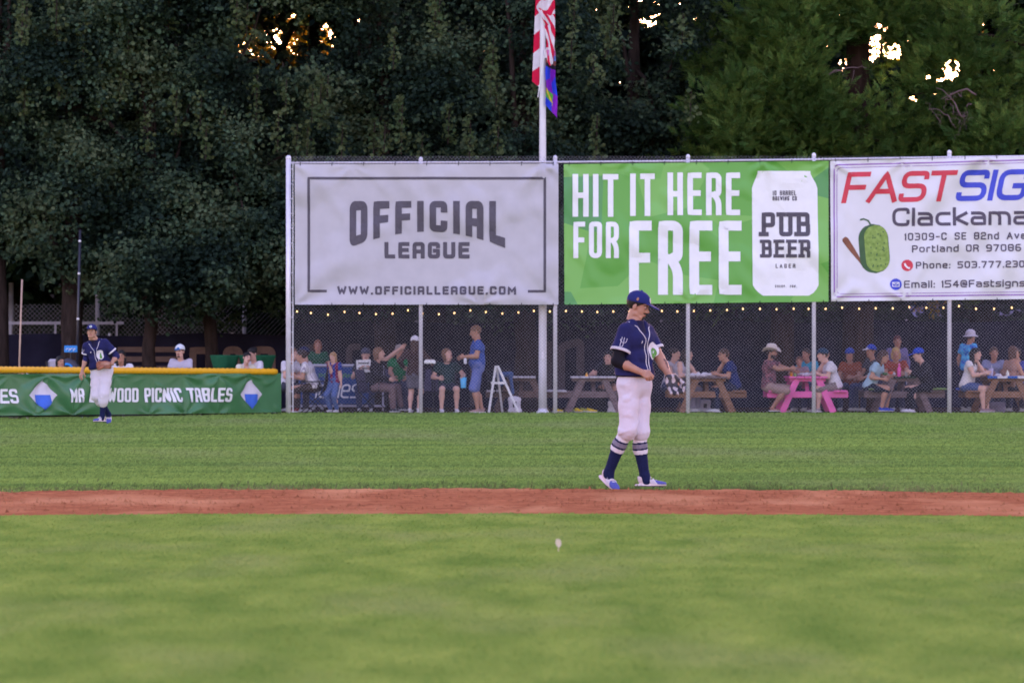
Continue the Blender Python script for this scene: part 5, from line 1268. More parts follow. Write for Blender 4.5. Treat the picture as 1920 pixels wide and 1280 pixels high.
    for s in (-1, 1):
        line_on('piping', m_wht, jer, base, [at(.045, s*.018, .2), at(.20, s*.020, .2), at(.34, s*.022, .2), at(.39, s*.028, .19), at(.455, s*.075, .10), at(.49, s*.085, .0)], .0042)
        S, E = (b.SL, b.EL) if s > 0 else (b.SR, b.ER); u = (E-S)/np.linalg.norm(E-S); a_ = np.cross(u, b.fw); a_ /= np.linalg.norm(a_); c_ = np.cross(u, a_); inw = -s*b.lf; phs = math.atan2(inw@c_, inw@a_)+math.pi
        for k in ((.62, .67) if sleeve_double else (.62, .64, .66)):
            cc = S+(E-S)*k; q = np.array([cc+(a_*math.cos(t)+c_*math.sin(t))*.09 for t in np.linspace(-math.pi, math.pi, 60)+phs]); dk = d_union(b.torso(), q[:, 0], q[:, 1], q[:, 2], .035); q = q[(dk > .012) | (dk > np.max(dk)-.03)]
            line_on('sleeve_stripe', m_wht, jer, base, q, .0065 if sleeve_double else .0085, 60)
    for k in range(5): q = at(.08+.075*k, 0, .2); line_on('button', m_navy, jer, base, [q, q+b.up*.006], .006, 3)
    emb = patch_on('emblem', m_wht, jer, base, at(.27, .095-embd, .16), b.lf*(.058+embd), b.up*.080, oval)
    patch_on('emblem_shape', m_green_print, emb, base, at(.25, .100-embd, .16), b.lf*.028, b.up*.050, lambda t: (-.95*math.sqrt(max(0, 1-t*t))*(1-.3*t), .95*math.sqrt(max(0, 1-t*t))*(1-.3*t)), lift=.006)
    patch_on('chest_tick', m_wht, jer, base, at(.345, -.085, .15), b.lf*.010, b.up*.016, lambda t: (-.8+.3*t, .5+.4*t), 6)
    # sleeve badge: an antler-like mark in thin white line
    S, E = b.SR, b.ER; mc = S+(E-S)*.44; u = -(E-S)/np.linalg.norm(E-S); sd = np.cross(b.fw, u); sd /= np.linalg.norm(sd); outw = -b.lf*.75+b.fw*.65; outw -= u*(outw@u); outw /= np.linalg.norm(outw); sd = np.cross(u, outw)
    Lp = lambda x, y: mc+outw*.09+sd*x*.05+u*y*.05
    for pth in ([(-.45, -.8), (.15, -.8), (.15, 0), (.8, .2), (.8, .9)], [(-.45, -.8), (-.45, .1), (.15, .0)], [(-.45, .1), (-.45, .95)], [(.15, .1), (.1, .95)], [(-.45, .1), (-.8, .5)]): line_on('sleeve_badge', m_sgrey if False else m_wht, jer, base, [Lp(*p) for p in pth], .0026, 24)
    # undershirt sleeves and collar
    if long_sleeve is not None:
        for L in long_sleeve:
            S, E, W = (b.SL, b.EL, b.WL) if L else (b.SR, b.ER, b.WR); p2 = [cone(S+(E-S)*.5, E, .055, .049), cone(E, E+(W-E)*.42, .050, .045)]
            c = E+(W-E)*.40; u_ = (W-E)/np.linalg.norm(W-E)
            V2, Q2 = solid(p2, h*.8, .02, grow=.004, cut=lambda X, Y, Z: (X-c[0])*u_[0]+(Y-c[1])*u_[1]+(Z-c[2])*u_[2], fold=.003, seed=2)
            link('undershirt_sleeve', raw_mesh('undershirt_sleeve', V2, [Q2], m_blk if stripes else m_navy, smooth=True), root)
    V2, Q2 = solid(b.torso()[:2]+[cone(b.nk-b.up*.06, b.nk+b.up*.03, .075, .060)], h*.8, .03, grow=.005, cut=lambda X, Y, Z: np.maximum(Z-b.nk[2]-.022, -(Z-b.nk[2]+.22)), fold=.001)
    link('undershirt', raw_mesh('undershirt', V2, [Q2], m_coll, smooth=True), root)
    # knickers
    pp = b.torso()[3:]+[cone(b.pel-b.lf*.07-b.up*.06, b.pel+b.lf*.07-b.up*.06, .118)]
    for H, K, A in ((b.HL, b.KL, b.AL), (b.HR, b.KR, b.AR)):
        e = K+(A-K)*pants_end; pp += [cone(H, H+(K-H)*.5, .096*leg_w, .090*leg_w), cone(H+(K-H)*.5, K, .090*leg_w, .080*leg_w), cone(K, K+(e-K)*.7, .080*blouse, .086*blouse), cone(K+(e-K)*.6, e, .084*blouse, .058)]
    ws = b.pel+b.up*.060; W2 = rs.uniform(-1, 1, (8, 3))*np.array([26, 26, 46]); 
    def fp_(X, Y, Z):
        d = d_union(pp, X, Y, Z, .030, .004); f = 0
        for i in range(8): f = f+(1.2-2.4*np.abs(np.sin(.5*(W2[i, 0]*X+W2[i, 1]*Y+W2[i, 2]*Z+ph[i]))))*(1.2 if i < 4 else .8)
        kz = (b.KL[2]+b.KR[2])/2-.05
        d = d+np.clip(-.0023*f*(.8+1.3*np.exp(-((Z-kz)/.12)**2)+.8*np.exp(-((Z-b.pel[2]+.12)/.10)**2)), -.02, .0028)
        return np.maximum(d, (X-ws[0])*b.up[0]+(Y-ws[1])*b.up[1]+(Z-ws[2])*b.up[2])
    lo, hi = bounds(pp, .05); Vp, Qp = surfnets(fp_, lo, hi, h*.9)
    tr_ = link('trousers', raw_mesh('trousers', Vp, [Qp], m_pant, smooth=True), root)
    # belt
    q = np.array([b.pel+b.up*.048+(b.lf*math.cos(t)*1.25+b.fw*math.sin(t))*.125 for t in np.linspace(0, 6.2832, 48)])
    fbelt = lambda X, Y, Z: d_union(b.torso(), X, Y, Z, .035, .016)
    for _ in range(8):
        d = fbelt(q[:, 0], q[:, 1], q[:, 2]); e = 1e-3; g = np.stack([fbelt(q[:, 0]+(k == 0)*e, q[:, 1]+(k == 1)*e, q[:, 2])-d for k in range(2)], 1)/e; q[:, :2] -= g*d[:, None]*.8
    G = np.stack([q+b.up*z_+ (q-b.pel-b.up*.048)/np.linalg.norm(q-b.pel-b.up*.048, axis=1)[:, None]*o_ for z_, o_ in ((-.02, 0), (-.018, .006), (.018, .006), (.02, 0))], 1); B().grid(G).build('belt', m_belt, root, smooth=True)
    B().box(b.pel+b.up*.048+b.fw*.150, (.05, .012, .036), np.stack([b.lf, -b.fw, b.up], 1), .004).build('buckle', m_steel, root)
    for L in (0, 1): socks(root, b, L, sock_top, stripes)
    # cap and hair
    hv2, hq2 = hair_arr('short', .006); link('hair', raw_mesh('hair', hv2@b.Rh.T+b.hc, [hq2], hm, smooth=True), root)
    a = hat_arr('cap', .005); mcap = cloth('cap_blue', CAPB, var=.06, bump=.15)
    cp = link('cap', raw_mesh('cap', a[0]*1.04@b.Rh.T+b.hc, [a[1]], [mcap, mcap], a[2], smooth=True), root)
    fcap = lambda X, Y, Z: d_prim(elli((0, .008*1.04, .045*1.04), np.array((.089, .108, .088))*1.04), X, Y, Z)
    def cap_patch(name, mat, c, u, v, fn, lift): 
        o = patch_on(name, mat, cp, fcap, c, u, v, fn, 9, lift); me = o.data; co = np.zeros(len(me.vertices)*3, np.float32); me.vertices.foreach_get('co', co); me.vertices.foreach_set('co', (co.reshape(-1, 3)@b.Rh.T+b.hc).astype(np.float32).ravel()); return o
    cap_patch('cap_emblem', m_wht, (0, -.105, .085), (.026, 0, 0), (0, .008, .027), oval, .002)
    cap_patch('cap_emblem_shape', m_green_print, (.002, -.108, .083), (.010, 0, 0), (0, .005, .019), oval, .004)
    cap_patch('cap_badge', M('bronze_thread', (.33, .17, .10)), (-.09, .0, .062), (0, -.010, 0), (0, 0, .016), oval, .003)
    return root, b
YAW = R(54)
cy_, sy_ = math.cos(YAW), math.sin(YAW)
def sl_(x, d, z): return (x*cy_+d*sy_, x*sy_-d*cy_, z)      # screen offsets -> (left, forward, up)
b1 = Body(pz=1.00, lean=.02, side=0.02, hyaw=R(20), hpitch=R(19), wl=sl_(.318, -.02, 1.035), wr=sl_(.050, -.27, 1.075), el=sl_(.232, .10, 1.20), er=sl_(-.168, -.20, 1.175),
          al=sl_(.098, .06, .085), ar=sl_(-.243, .06, .135), kl=sl_(.050, .015, .55), kr=sl_(-.060, -.10, .56), sz=1.02, girth=1.0, hips=.98, drop=.045, chin=.182, neck=-.020, hdl=sl_(.09, -.10, -.45))
gp = P(1190, 918, 39.0); gp.z = .020
pl_root, b1 = ballplayer('person in navy baseball jersey and white knickers standing on the dirt edge, looking down', gp, YAW, b1, 0, None, (0,), True, True, 'light', True, ('grip', 'flat'), ((.6, .2, -.6), (-.5, -1, .1)), h=.0085, pants_end=.11, sock_top=.10, fold=.016, blouse=.93)
def cleat_at(b, L, yaw, pitch, root): cleat(root, b.AL if L else b.AR, yaw, pitch)
cleat_at(b1, 1, R(90)-YAW-R(2), 0.0, pl_root); cleat_at(b1, 0, R(38)-YAW, R(30), pl_root)
# tattoo on the left forearm
ff_ = lambda X, Y, Z: d_union(b1.arm(1), X, Y, Z, .03)
for k, t in enumerate((.30, .48, .62)):
    E, W = b1.EL, b1.WL; u = (W-E)/np.linalg.norm(W-E); o_ = np.array([-.3, -1, 0.]); o_ -= u*(o_@u); o_ /= np.linalg.norm(o_)
    patch_on('tattoo', m_tatt, pl_root, ff_, E+(W-E)*t+o_*.05, np.cross(u, o_)*(.022-.004*k), u*.020, lambda t: (-math.sqrt(max(0, 1-t*t))*(.7+.3*math.sin(9*t)), math.sqrt(max(0, 1-t*t))*(.8+.2*math.cos(11*t))), 12, .0015)
B().box(b1.HR-b1.lf*.10+np.array([0, -.03, .0]), (.01, .01, .01)) if False else None
def glove_mesh(h=.007):
    pr = [elli((0, 0, -.085), (.085, .030, .075))]
    fg = [cone((x*.8, .0, -.13), (x*1.05, -.035-.2*abs(x), -.235+abs(x)*.25), .023, .019) for x in (-.066, -.022, .024, .068)]
    th = [cone((.075, -.012, -.06), (.118, -.060, -.130), .030, .021)]
    web = [elli((.098, -.045, -.165), (.016, .030, .060))]
    cuff = [cone((-.045, .0, -.02), (.045, .0, -.02), .034)]
    def f(X, Y, Z):
        d = d_union(pr+fg, X, Y, Z, .018); d = smin(d, d_union(th, X, Y, Z, .01), .02); d = smin(d, d_union(web, X, Y, Z), .008); d = smin(d, d_union(cuff, X, Y, Z), .02)
        return -smin(-d, d_prim(elli((.015, -.050, -.115), (.062, .042, .072)), X, Y, Z), .02)
    return surfnets(f, (-.15, -.14, -.30), (.17, .07, .05), h)
GV, GQ = glove_mesh()
def glove(label, root, b, L, mats, split, palm, sc_=1.0, flip=False):
    """a fielding glove worn on the hand; it stays a thing of its own"""
    E, W = (b.EL, b.WL) if L else (b.ER, b.WR); Rm = hand_frame(E, W if b.hd[L] is None else E+np.array(b.hd[L]), palm, L); v = GV.copy()+np.array((0, -.030, 0)); q = GQ
    if flip: v = v*np.array([-1, 1, 1]); q = q[:, ::-1]
    c = v[q].mean(1); mi = ((np.sin(c[:, 0]*70+1)+np.sin(c[:, 2]*62)+np.sin((c[:, 1]+c[:, 2])*55)) > split).astype(int)
    Mw = root.matrix_world if False else (Matrix.Translation(root.location) @ Matrix.Rotation(root.rotation_euler.z, 4, 'Z'))
    g = thing('baseball_glove', label, 'glove', Mw @ Vector(W), root.rotation_euler.z)
    lc = v*sc_@Rm.T; link('leather', raw_mesh('leather', lc, [q], mats, mi, smooth=True), g)
    bb = B()
    for x in (-.045, 0, .046): bb.tube([np.array(p)*sc_*(np.array([-1, 1, 1]) if flip else 1)@Rm.T for p in ((x-.012, -.052, -.215), (x+.012, -.056, -.215), (x+.012, -.03, -.19))], .004, 5)
    for y in (0, 1): bb.tube([np.array(p)*sc_*(np.array([-1, 1, 1]) if flip else 1)@Rm.T for p in ((.085, -.075, -.14-.03*y), (.122, -.055, -.15-.03*y))], .004, 5)
    bb.build('lacing', mats[-1], g, smooth=True)
    B().tube([np.array((math.cos(t)*.040, math.sin(t)*.036, -.012))*sc_@Rm.T for t in np.linspace(0, 6.283, 20)], .010, 6).build('wrist_strap', mats[0], g, smooth=True)
    return g
m_gk = M('glove_black', (.022, .018, .022), rough=.45, spec=.5, var=.4, scale=20); m_gg = M('glove_grey', (.44, .38, .38), rough=.5, var=.3, scale=25); m_gb = M('glove_tan', (.27, .085, .035), rough=.45, spec=.5, var=.35, scale=18); m_gb2 = M('glove_brown', (.16, .05, .025), rough=.5)
glove('black and grey fielding glove on the hand of the dirt edge player', pl_root, b1, 1, [m_gk, m_gg], .45, (-.5, -1, .1), .80, False)

# ---------------------------------------------------------------- the outfielder by the green banner
Y2 = R(-10); cy_, sy_ = math.cos(Y2), math.sin(Y2)
b2 = Body(pz=.975, lean=.20, side=-.20, hyaw=R(2), hpitch=R(-8), wr=sl_(-.335, -.14, .93), wl=sl_(.19, -.33, 1.06), er=sl_(-.275, .02, 1.19), el=sl_(.27, -.08, 1.20), al=sl_(.01, -.10, .085), ar=sl_(.10, .26, .16),
          kl=sl_(.05, -.15, .53), kr=sl_(-.09, -.06, .50), sz=1.0, girth=1.02, drop=.035, hdl=sl_(-.9, -.30, .05))
op = P(191, 795, 75.5); op.z = 0
of_root, b2 = ballplayer('person in navy baseball jersey crouching ready on the far grass before the green banner', op, Y2, b2, 0, None, (0, 1), False, False, 'light', False, ('relaxed', 'flat'), ((.3, .8, 0), (.05, .75, -.6)), h=.012, pants_end=.46, sock_top=.36, blouse=.98, leg_w=1.14, embd=.020)
cleat_at(b2, 0, R(12), R(35), of_root); cleat_at(b2, 1, R(-36), 0.0, of_root)
glove('tan leather glove on the hand of the crouching outfielder', of_root, b2, 1, [m_gb, m_gb, m_gb2], 9, (.05, .75, -.6), 1.0, False)

# ---------------------------------------------------------------- picnic area: tables, things on them, people
def at(px, D): p = P(px, 700, D); return Vector((p.x, D, .005))
m_wood = M('pine_boards', (.22, .115, .065), rough=.75, var=.3, scale=4, stretch=(1, 6, 6), bump=.3); m_wood2 = M('grey_boards', (.17, .12, .12), rough=.8, var=.3, scale=4, stretch=(1, 6, 6), bump=.3)
m_pink = M('pink_paint', (.72, .12, .36), rough=.55, var=.08, scale=5); m_wtop = M('pale_table_paint', (.50, .46, .50), rough=.6, var=.15, scale=8); m_dgreen = M('dark_green_cloth', (.02, .05, .035), rough=.8)
m_brd = M('dark_boards', (.12, .075, .06), rough=.8, var=.3, scale=4, stretch=(1, 6, 6))
def picnic_table(label, px, D, frame, top, seat, wt=.80, ws=1.66, rz=0.0, length=1.75):
    r = thing('picnic_table', label, 'picnic table', at(px, D), rz, 'picnic tables behind the tall fence')
    b = B(); n = 5; w1 = wt/n
    for i in range(n): b.box(((i-(n-1)/2)*w1, 0, .735), (w1-.012, length, .036), None, .005)
    b.build('tabletop', top, r)
    for s in (-1, 1):
        b = B()
        for k in (0, 1): b.box((s*(ws/2-.09-.145*k), 0, .445), (.135, length, .036), None, .005)
        b.build('seat', seat, r)
    for e in (-1, 1):
        y = e*(length/2-.16)
        B().box((0, y, .375), (ws, .038, .135), None, .012).build('crossbeam', frame, r)
        B().box((0, y, .685), (wt-.06, .036, .075), None, .006).build('top_cleat', frame, r)
        for s in (-1, 1): B().beam((s*.22, y+e*.040, .715), (s*.54, y+e*.040, .0), .036, .135, up=(0, 1, 0) if False else (1, 0, .45), bev=.006).build('leg', frame, r)
        B().beam((0, y-e*.03, .38), (0, y-e*.50, .70), .08, .036).build('brace', frame, r)
    return r
picnic_table('weathered picnic table with a pale top left of the flagpole', 977, 90.6, m_brd, m_wtop, m_wtop, .62, 1.5)
picnic_table('weathered grey picnic table with a pale top right of the flagpole', 1112, 90.3, m_wood2, m_wtop, m_wtop, .95, 1.75)
picnic_table('light brown wooden picnic table with white wrappers on its top', 1323, 90.2, m_wood, m_wood2, m_wood, .84, 1.66)
picnic_table('bright pink painted picnic table', 1510, 90.2, m_pink, m_pink, m_pink, .82, 1.70)
picnic_table('brown picnic table under a dark green cloth with green seat cushions', 1690, 90.3, m_wood2, m_dgreen, m_wood2, .46, 1.70)
picnic_table('light brown picnic table whose top is edged by a striped cloth', 1880, 90.1, m_wood, m_wood, m_wood, .84, 1.72)
def small(name, label, cat, px, py, D, build, group=None, rz=0.0):
    p = P(px, py, D); r = thing(name, label, cat, p, rz, group); build(r); return r
def bottle(col, capc, h=.22, r=.034):
    def f(root):
        B().lathe([(r*.9, 0), (r, .01), (r, h*.62), (r*.45, h*.8), (r*.38, h*.93)], n=10).build('body', M('bottle_%03d_%03d' % (col[0]*999, col[1]*999), col, rough=.25, spec=.5), root, smooth=True)
        B().lathe([(r*.42, h*.93), (r*.42, h)], n=8).build('lid', M('lid_%03d_%03d' % (capc[0]*999, capc[1]*999), capc, rough=.4), root, smooth=True)
    return f
def cup(col, h=.13, r=.04):
    def f(root):
        B().lathe([(r*.75, 0), (r*.8, .004), (r, h), (r*.94, h), (r*.72, .01)], n=12).build('cup_wall', M('cup_%03d_%03d' % (col[0]*999, col[1]*999), col, rough=.35, spec=.5), root, smooth=True)
        B().tube([(0, 0, .02), (.02, 0, h+.07)], .004, 5).build('straw', m_white, root)
    return f
def paper_pile(n, wd, col=(.62, .58, .62)):
    def f(root):
        m = M('paper_%03d' % (col[0]*999), col, rough=.8, var=.1)
        for i in range(n):
            V, Q = solid([elli((0, 0, .035), (.09, .07, .035))], .012, .02, fold=.022, seed=i+3, pad=.05, fs=1.5)
            link('wrapper', raw_mesh('wrapper', V+np.array(((i-(n-1)/2)*wd/n, (i % 2)*.08, .012)), [Q], m), root)
    return f
def food_tray(root):
    B().box((0, 0, .02), (.34, .22, .04), None, .01).build('tray', M('card_tray', (.30, .16, .12), rough=.8), root)
    for i, (c, x) in enumerate((((.05, .16, .04), -.09), ((.6, .55, .5), 0), ((.55, .08, .03), .03), ((.6, .56, .6), .09))):
        ell_ball(B(), (x, (i % 2)*.05-.02, .07+.02*(i == 2)), (.06, .05, .035), 8, 6).build('food', M('food_%d' % i if False else ('food_green', 'food_bread', 'food_tomato', 'food_wrap')[i], c, rough=.6, var=.3, scale=30), root, smooth=True)
TZ = 708
small('drink_can', 'yellow drink can on the pale table top right of the flagpole', 'can', 1100, 713, 89.9, bottle((.75, .36, .03), (.6, .45, .1), .17, .036))
small('drink_bottle', 'orange juice bottle on the pink table', 'bottle', 1484, 706, 89.7, bottle((.75, .30, .02), (.6, .6, .6), .20, .032))
small('drink_bottle', 'clear green bottle on the pink table', 'bottle', 1491, 706, 89.6, bottle((.20, .42, .14), (.7, .7, .7), .18, .030))
small('paper_wrapper', 'white paper food tray on the pink table', 'food wrapper', 1509, 706, 89.8, paper_pile(2, .30))
small('paper_wrapper', 'long heap of white food wrappers on the light brown table', 'food wrapper', 1313, 707, 89.7, paper_pile(5, .62))
small('drink_bottle', 'tall pink water bottle on the dark green table cloth', 'bottle', 1686, 707, 89.6, bottle((.72, .08, .34), (.75, .3, .5), .29, .042))
small('food_tray', 'card tray of colourful food on the dark green table cloth', 'food tray', 1667, 707, 89.7, food_tray)
small('drink_cup', 'pale cup on the dark green table cloth', 'cup', 1700, 707, 89.8, cup((.5, .45, .42)))
small('drink_cup', 'white cup at the edge of the dark green table cloth', 'cup', 1708, 707, 89.9, cup((.62, .6, .6), .08))
small('drink_cup', 'tall clear cup on the striped cloth table', 'cup', 1858, 708, 89.7, cup((.38, .34, .48), .20, .05))
small('drink_bottle', 'white squeeze bottle on the striped cloth table', 'bottle', 1889, 708, 89.7, bottle((.62, .58, .46), (.6, .55, .4), .16, .035))
small('food_tray', 'small card tray on the striped cloth table', 'food tray', 1872, 708, 89.8, lambda r: (B().box((0, 0, .02), (.30, .2, .04), None, .01).build('tray', M('card_tray', (.30, .16, .12), rough=.8), r), paper_pile(1, .1)(r)))
def striped_cloth(r):
    m = [cloth('stripe_blue', (.03, .10, .36)), cloth('stripe_white', (.6, .56, .6))]
    X = np.linspace(-.42, .42, 25); prof = [(-.89, .715), (-.895, .758), (-.86, .764), (-.4, .762), (.2, .762)]
    G = np.array([[(x, y, z) for y, z in prof] for x in X]); o = B().grid(G); mi = np.repeat((np.arange(24)//6) % 2, 4); o.build('cloth', m, r, midx=mi)
cl = thing('tablecloth', 'blue and white striped cloth over the picnic table top', 'tablecloth', at(1880, 90.1)); striped_cloth(cl)
for px, s_, lab in ((1637, 1, 'green seat cushion under the girl in the pale blue tee'), (1757, -1, 'green seat cushion on the bench beside the person in black')):
    p = at(px, 90.0); r = thing('seat_cushion', lab, 'cushion', (p.x, p.y, .475)); B().box((0, 0, .02), (.30, 1.3, .04), None, .015).build('pad', M('cushion_green', (.16, .24, .07), rough=.9), r, smooth=True)
p = at(1810, 89.9); r = thing('seat_cushion', 'bright blue seat cushion under the dark haired woman in white', 'cushion', (p.x, p.y, .470)); B().box((0, 0, .025), (.36, .5, .05), None, .018).build('pad', M('cushion_blue', (.03, .10, .55), rough=.9), r, smooth=True)
def bag(label, px, D, wd, h, col, mark=None, kind_='tote_bag'):
    r = thing(kind_, label, 'bag', at(px, D)); V, Q = solid([elli((0, 0, h*.5), (wd*.5, wd*.28, h*.52)), cone((-wd*.36, 0, h*.1), (wd*.36, 0, h*.1), .06), cone((-wd*.36, 0, h*.8), (wd*.36, 0, h*.8), .05)], .018, .04, fold=.008, seed=int(px))
    link('pouch', raw_mesh('pouch', V, [Q], cloth('bag_%03d_%03d' % (col[0]*999, col[2]*999), col), smooth=True), r)
    B().tube([(-wd*.22, 0, h*.9), (-wd*.15, 0, h*1.18), (wd*.15, 0, h*1.18), (wd*.22, 0, h*.9)], .012, 6).build('handle', m_black, r, smooth=True)
    if mark: B().box((0, -wd*.36, h*.5), (wd*.3, .02, h*.35), None, .008).build('printed_mark', m_black, r)
    return r
bag('white bag with a dark printed mark under the easel legs', 965, 89.6, .26, .34, (.6, .57, .62), True)
bag('white bag under the light brown table', 1322, 90.2, .24, .26, (.5, .47, .55), True)
bag('black backpack under the grey table right of the flagpole', 1122, 90.6, .38, .50, (.02, .02, .025), None, 'backpack')
bag('small black bag under the grey table', 1098, 90.5, .24, .30, (.025, .025, .035), None, 'backpack')
bag('white paper sack by the grey table leg, behind the dirt edge player', 1150, 89.9, .20, .24, (.6, .56, .58))
bag('grey bag on the ground under the striped cloth table', 1870, 90.4, .34, .20, (.18, .16, .22))
def pair(label, px, D, col):
    r = thing('shoe_pair', label, 'shoes', at(px, D)); sv, sq, si = shoe_arr(); m = cloth('pairshoe_%03d' % (col[0]*999), col)
    for s in (-1, 1): link('shoe', raw_mesh('shoe', sv@rotz(.9+.3*s).T+np.array((s*.13, s*.05, .083)), [sq], [m, M('sole_white', (.6, .58, .6), rough=.6)], si, smooth=True), r)
pair('yellow shoes on the bark near the flagpole foot', 1030, 89.4, (.60, .42, .02)); pair('yellow and green shoes under the grey table', 1082, 89.8, (.35, .36, .05)); pair('white shoes under the grey table end', 1094, 89.3, (.6, .57, .6))
m_strap = cloth('chair_fabric', (.075, .065, .11))
def camp_chair(label, px, D, rz, fab):
    r = thing('folding_chair', label, 'chair', at(px, D), rz, 'folding chairs behind the tall fence')
    G = lambda pts: np.array(pts)
    B().grid(G([[(x, y, z+.02*abs(x)) for y, z in ((-.22, .43), (0, .40), (.22, .42))] for x in (-.25, 0, .25)])).build('seat', fab, r, smooth=True)
    B().grid(G([[(x, .22+.25*t*.4-.03*(1-abs(x)*4), .44+.46*t) for t in (0, .33, .66, 1)] for x in (-.25, -.1, .1, .25)])).build('backrest', fab, r, smooth=True)
    for s in (-1, 1):
        for a, e in (((s*.26, -.24, .0), (s*.26, .24, .44)), ((s*.26, .26, .0), (s*.26, -.22, .44)), ((s*.26, .22, .42), (s*.26, .33, .92)), ((s*.26, -.23, .43), (s*.26, -.23, .64))): B().tube([a, e], .011, 6).build('frame_tube', m_black, r, smooth=True)
        B().box((s*.27, -.02, .65), (.05, .46, .025), None, .01).build('armrest', m_black, r)
    return r
camp_chair('black folding chair under the man in the white pinstriped jersey', 590, 89.4, R(-100), cloth('chair_black', (.02, .02, .025)))
camp_chair('folding chair under the person pointing with a raised arm', 700, 89.8, R(70), m_strap)
camp_chair('folding chair under the seated woman in dark green', 836, 89.3, R(8), m_strap)
camp_chair('empty folding chair with a grey violet seat by the standing long haired person', 806, 90.2, R(-25), m_strap)
camp_chair('folding chair under the person in the green top', 748, 91.4, R(10), m_strap)
def draped_jacket(root):
    V, Q = solid([cone((-.16, 0, .78), (.16, 0, .80), .05), cone((.14, -.02, .78), (.20, -.03, .40), .05, .03), cone((-.1, -.03, .76), (-.05, -.04, .62), .06)], .016, .04, fold=.01, seed=8); link('cloth_fold', raw_mesh('cloth_fold', V, [Q], cloth('denim', (.06, .10, .22)), smooth=True), root)
camp_chair('folding chair under a draped denim jacket beside the easel', 944, 89.9, R(20), cloth('chair_black', (.02, .02, .025)))
draped_jacket(thing('denim_jacket', 'blue denim jacket draped over a folding chair by the white easel', 'jacket', at(944, 89.65)))
e = thing('white_easel', 'white A shaped folding easel behind the man in the blue tee', 'easel', at(942, 89.3))
for x in (-.30, .36): B().beam((x*.95, -.05, 0), (x*.06-.12, 0, .98), .05, .03, up=(0, 1, 0), bev=.006).build('leg', m_white, e)
B().beam((-.12, .03, .97), (0, .5, 0), .04, .03).build('rear_leg', m_white, e); B().beam((-.24, -.02, .62), (.08, -.02, .62), .02, .05, up=(0, 0, 1)).build('crossbar', m_white, e)
# blue barrier with script lettering
o = P(588, 700, 92.2); o.z = 0; bar = thing('barrier', 'blue fabric covered barrier with pale script lettering behind the blond girl', 'barrier', o)
pb = lambda x, y, l=0: np.array(P(x, y, 92.2)-o+Vector((0, -l+.012*math.sin(x*.2), 0)))
B().grid(np.array([[pb(x, y) for y in np.linspace(686, 757, 8)] for x in np.linspace(560, 702, 30)])).build('fabric', cloth('barrier_blue', (.035, .075, .22)), bar, smooth=True)
B().tube([pb(560, 685), pb(712, 685)], .03, 8).build('top_rail', m_rail, bar); B().tube([pb(560, 761), pb(722, 761)], .025, 8).build('bottom_rail', m_rail, bar)
for px in (562, 640, 718): B().tube([pb(px, 685, -.06), pb(px, 770, -.06)], .022, 6).build('leg', m_rail, bar)
lettering(bar, 'lettering', m_white_print, lambda b: text(b, 'Pickles', 570, 672, 710, 746, 3.2, lambda x, y, l: pb(x, y, l+.02), rad=.5, gap=.3, shear=.18, sub=3))
lettering(bar, 'small_lettering', M('green_print', (.10, .28, .05)), lambda b: text(b, 'PORTLAND', 598, 669, 700, 708, 1.3, lambda x, y, l: pb(x, y, l+.02), rad=.3, gap=.7, sub=3))
# green draped cocktail tables
for lab, px, wd in (('green stretch cloth cocktail table close to the leaning oak trunk', 421, .56), ('green stretch cloth cocktail table behind the hugging pair', 482, .72)):
    r = thing('cocktail_table', lab, 'table', at(px, 92.5)); a = np.linspace(0, 2*np.pi, 33)
    def ring(z, k): return [(math.cos(t)*wd/2*1.0*k*(1+.10*math.cos(4*t)), math.sin(t)*wd/2*k*(1+.10*math.cos(4*t)), z) for t in a]
    B().grid(np.array([ring(0, .95), ring(.25, .62), ring(.55, .55), ring(.90, .78), ring(1.17, 1.02), ring(1.20, 1.0), ring(1.202, .02)])).build('cover', cloth('stretch_green', (.015, .10, .045)), r, smooth=True)
    B().lathe([(.05, 0), (.03, .05), (.03, 1.1), (wd*.45, 1.17)]).build('stand', m_black, r)
# kettle-like grey drum with a blue ring and a blue sign beside the thick trunk
r = thing('round_drum', 'dark round drum with a bright blue ring behind the low fence', 'drum', at(128, 90))
B().lathe([(.26, 0), (.28, .05), (.28, .75), (.25, .95), (.15, 1.08), (.02, 1.14)], n=20).build('shell', M('drum_grey', (.05, .045, .06), rough=.5, spec=.5), r, smooth=True)
B().tube([(math.cos(t)*.11, -.285, .90+math.sin(t)*.11) for t in np.linspace(0, 6.283, 24)], .028, 8).build('ring', M('bright_blue', (.02, .21, .55), rough=.4), r, smooth=True)
r = thing('pale_cabinet', 'pale grey rounded cabinet beside the dark drum', 'cabinet', at(106, 90.3)); B().box((0, 0, .56), (.34, .4, 1.12), None, .05).build('case', M('cabinet_grey', (.36, .33, .37), rough=.6), r); B().box((-.19, 0, .55), (.04, .42, 1.05), None, .01).build('side_panel', m_black, r)
r = thing('blue_sign', 'small bright blue sign with pale writing above the dark drum', 'sign', at(133, 90.8)); B().box((0, -.03, 1.33), (.28, .02, .145), None, .008).build('board', M('bright_blue', (.02, .21, .55), rough=.4), r); B().tube([(0, 0, 0), (0, 0, 1.30)], .02, 6).build('stake', m_black, r)
b = B(); [b.tube([(x, -.045, 1.31+.03*math.sin(k*2.1)), (x+.02, -.045, 1.35)], .006, 4) for k, x in enumerate(np.linspace(-.10, .08, 7))]; b.build('scribble', m_white, r)
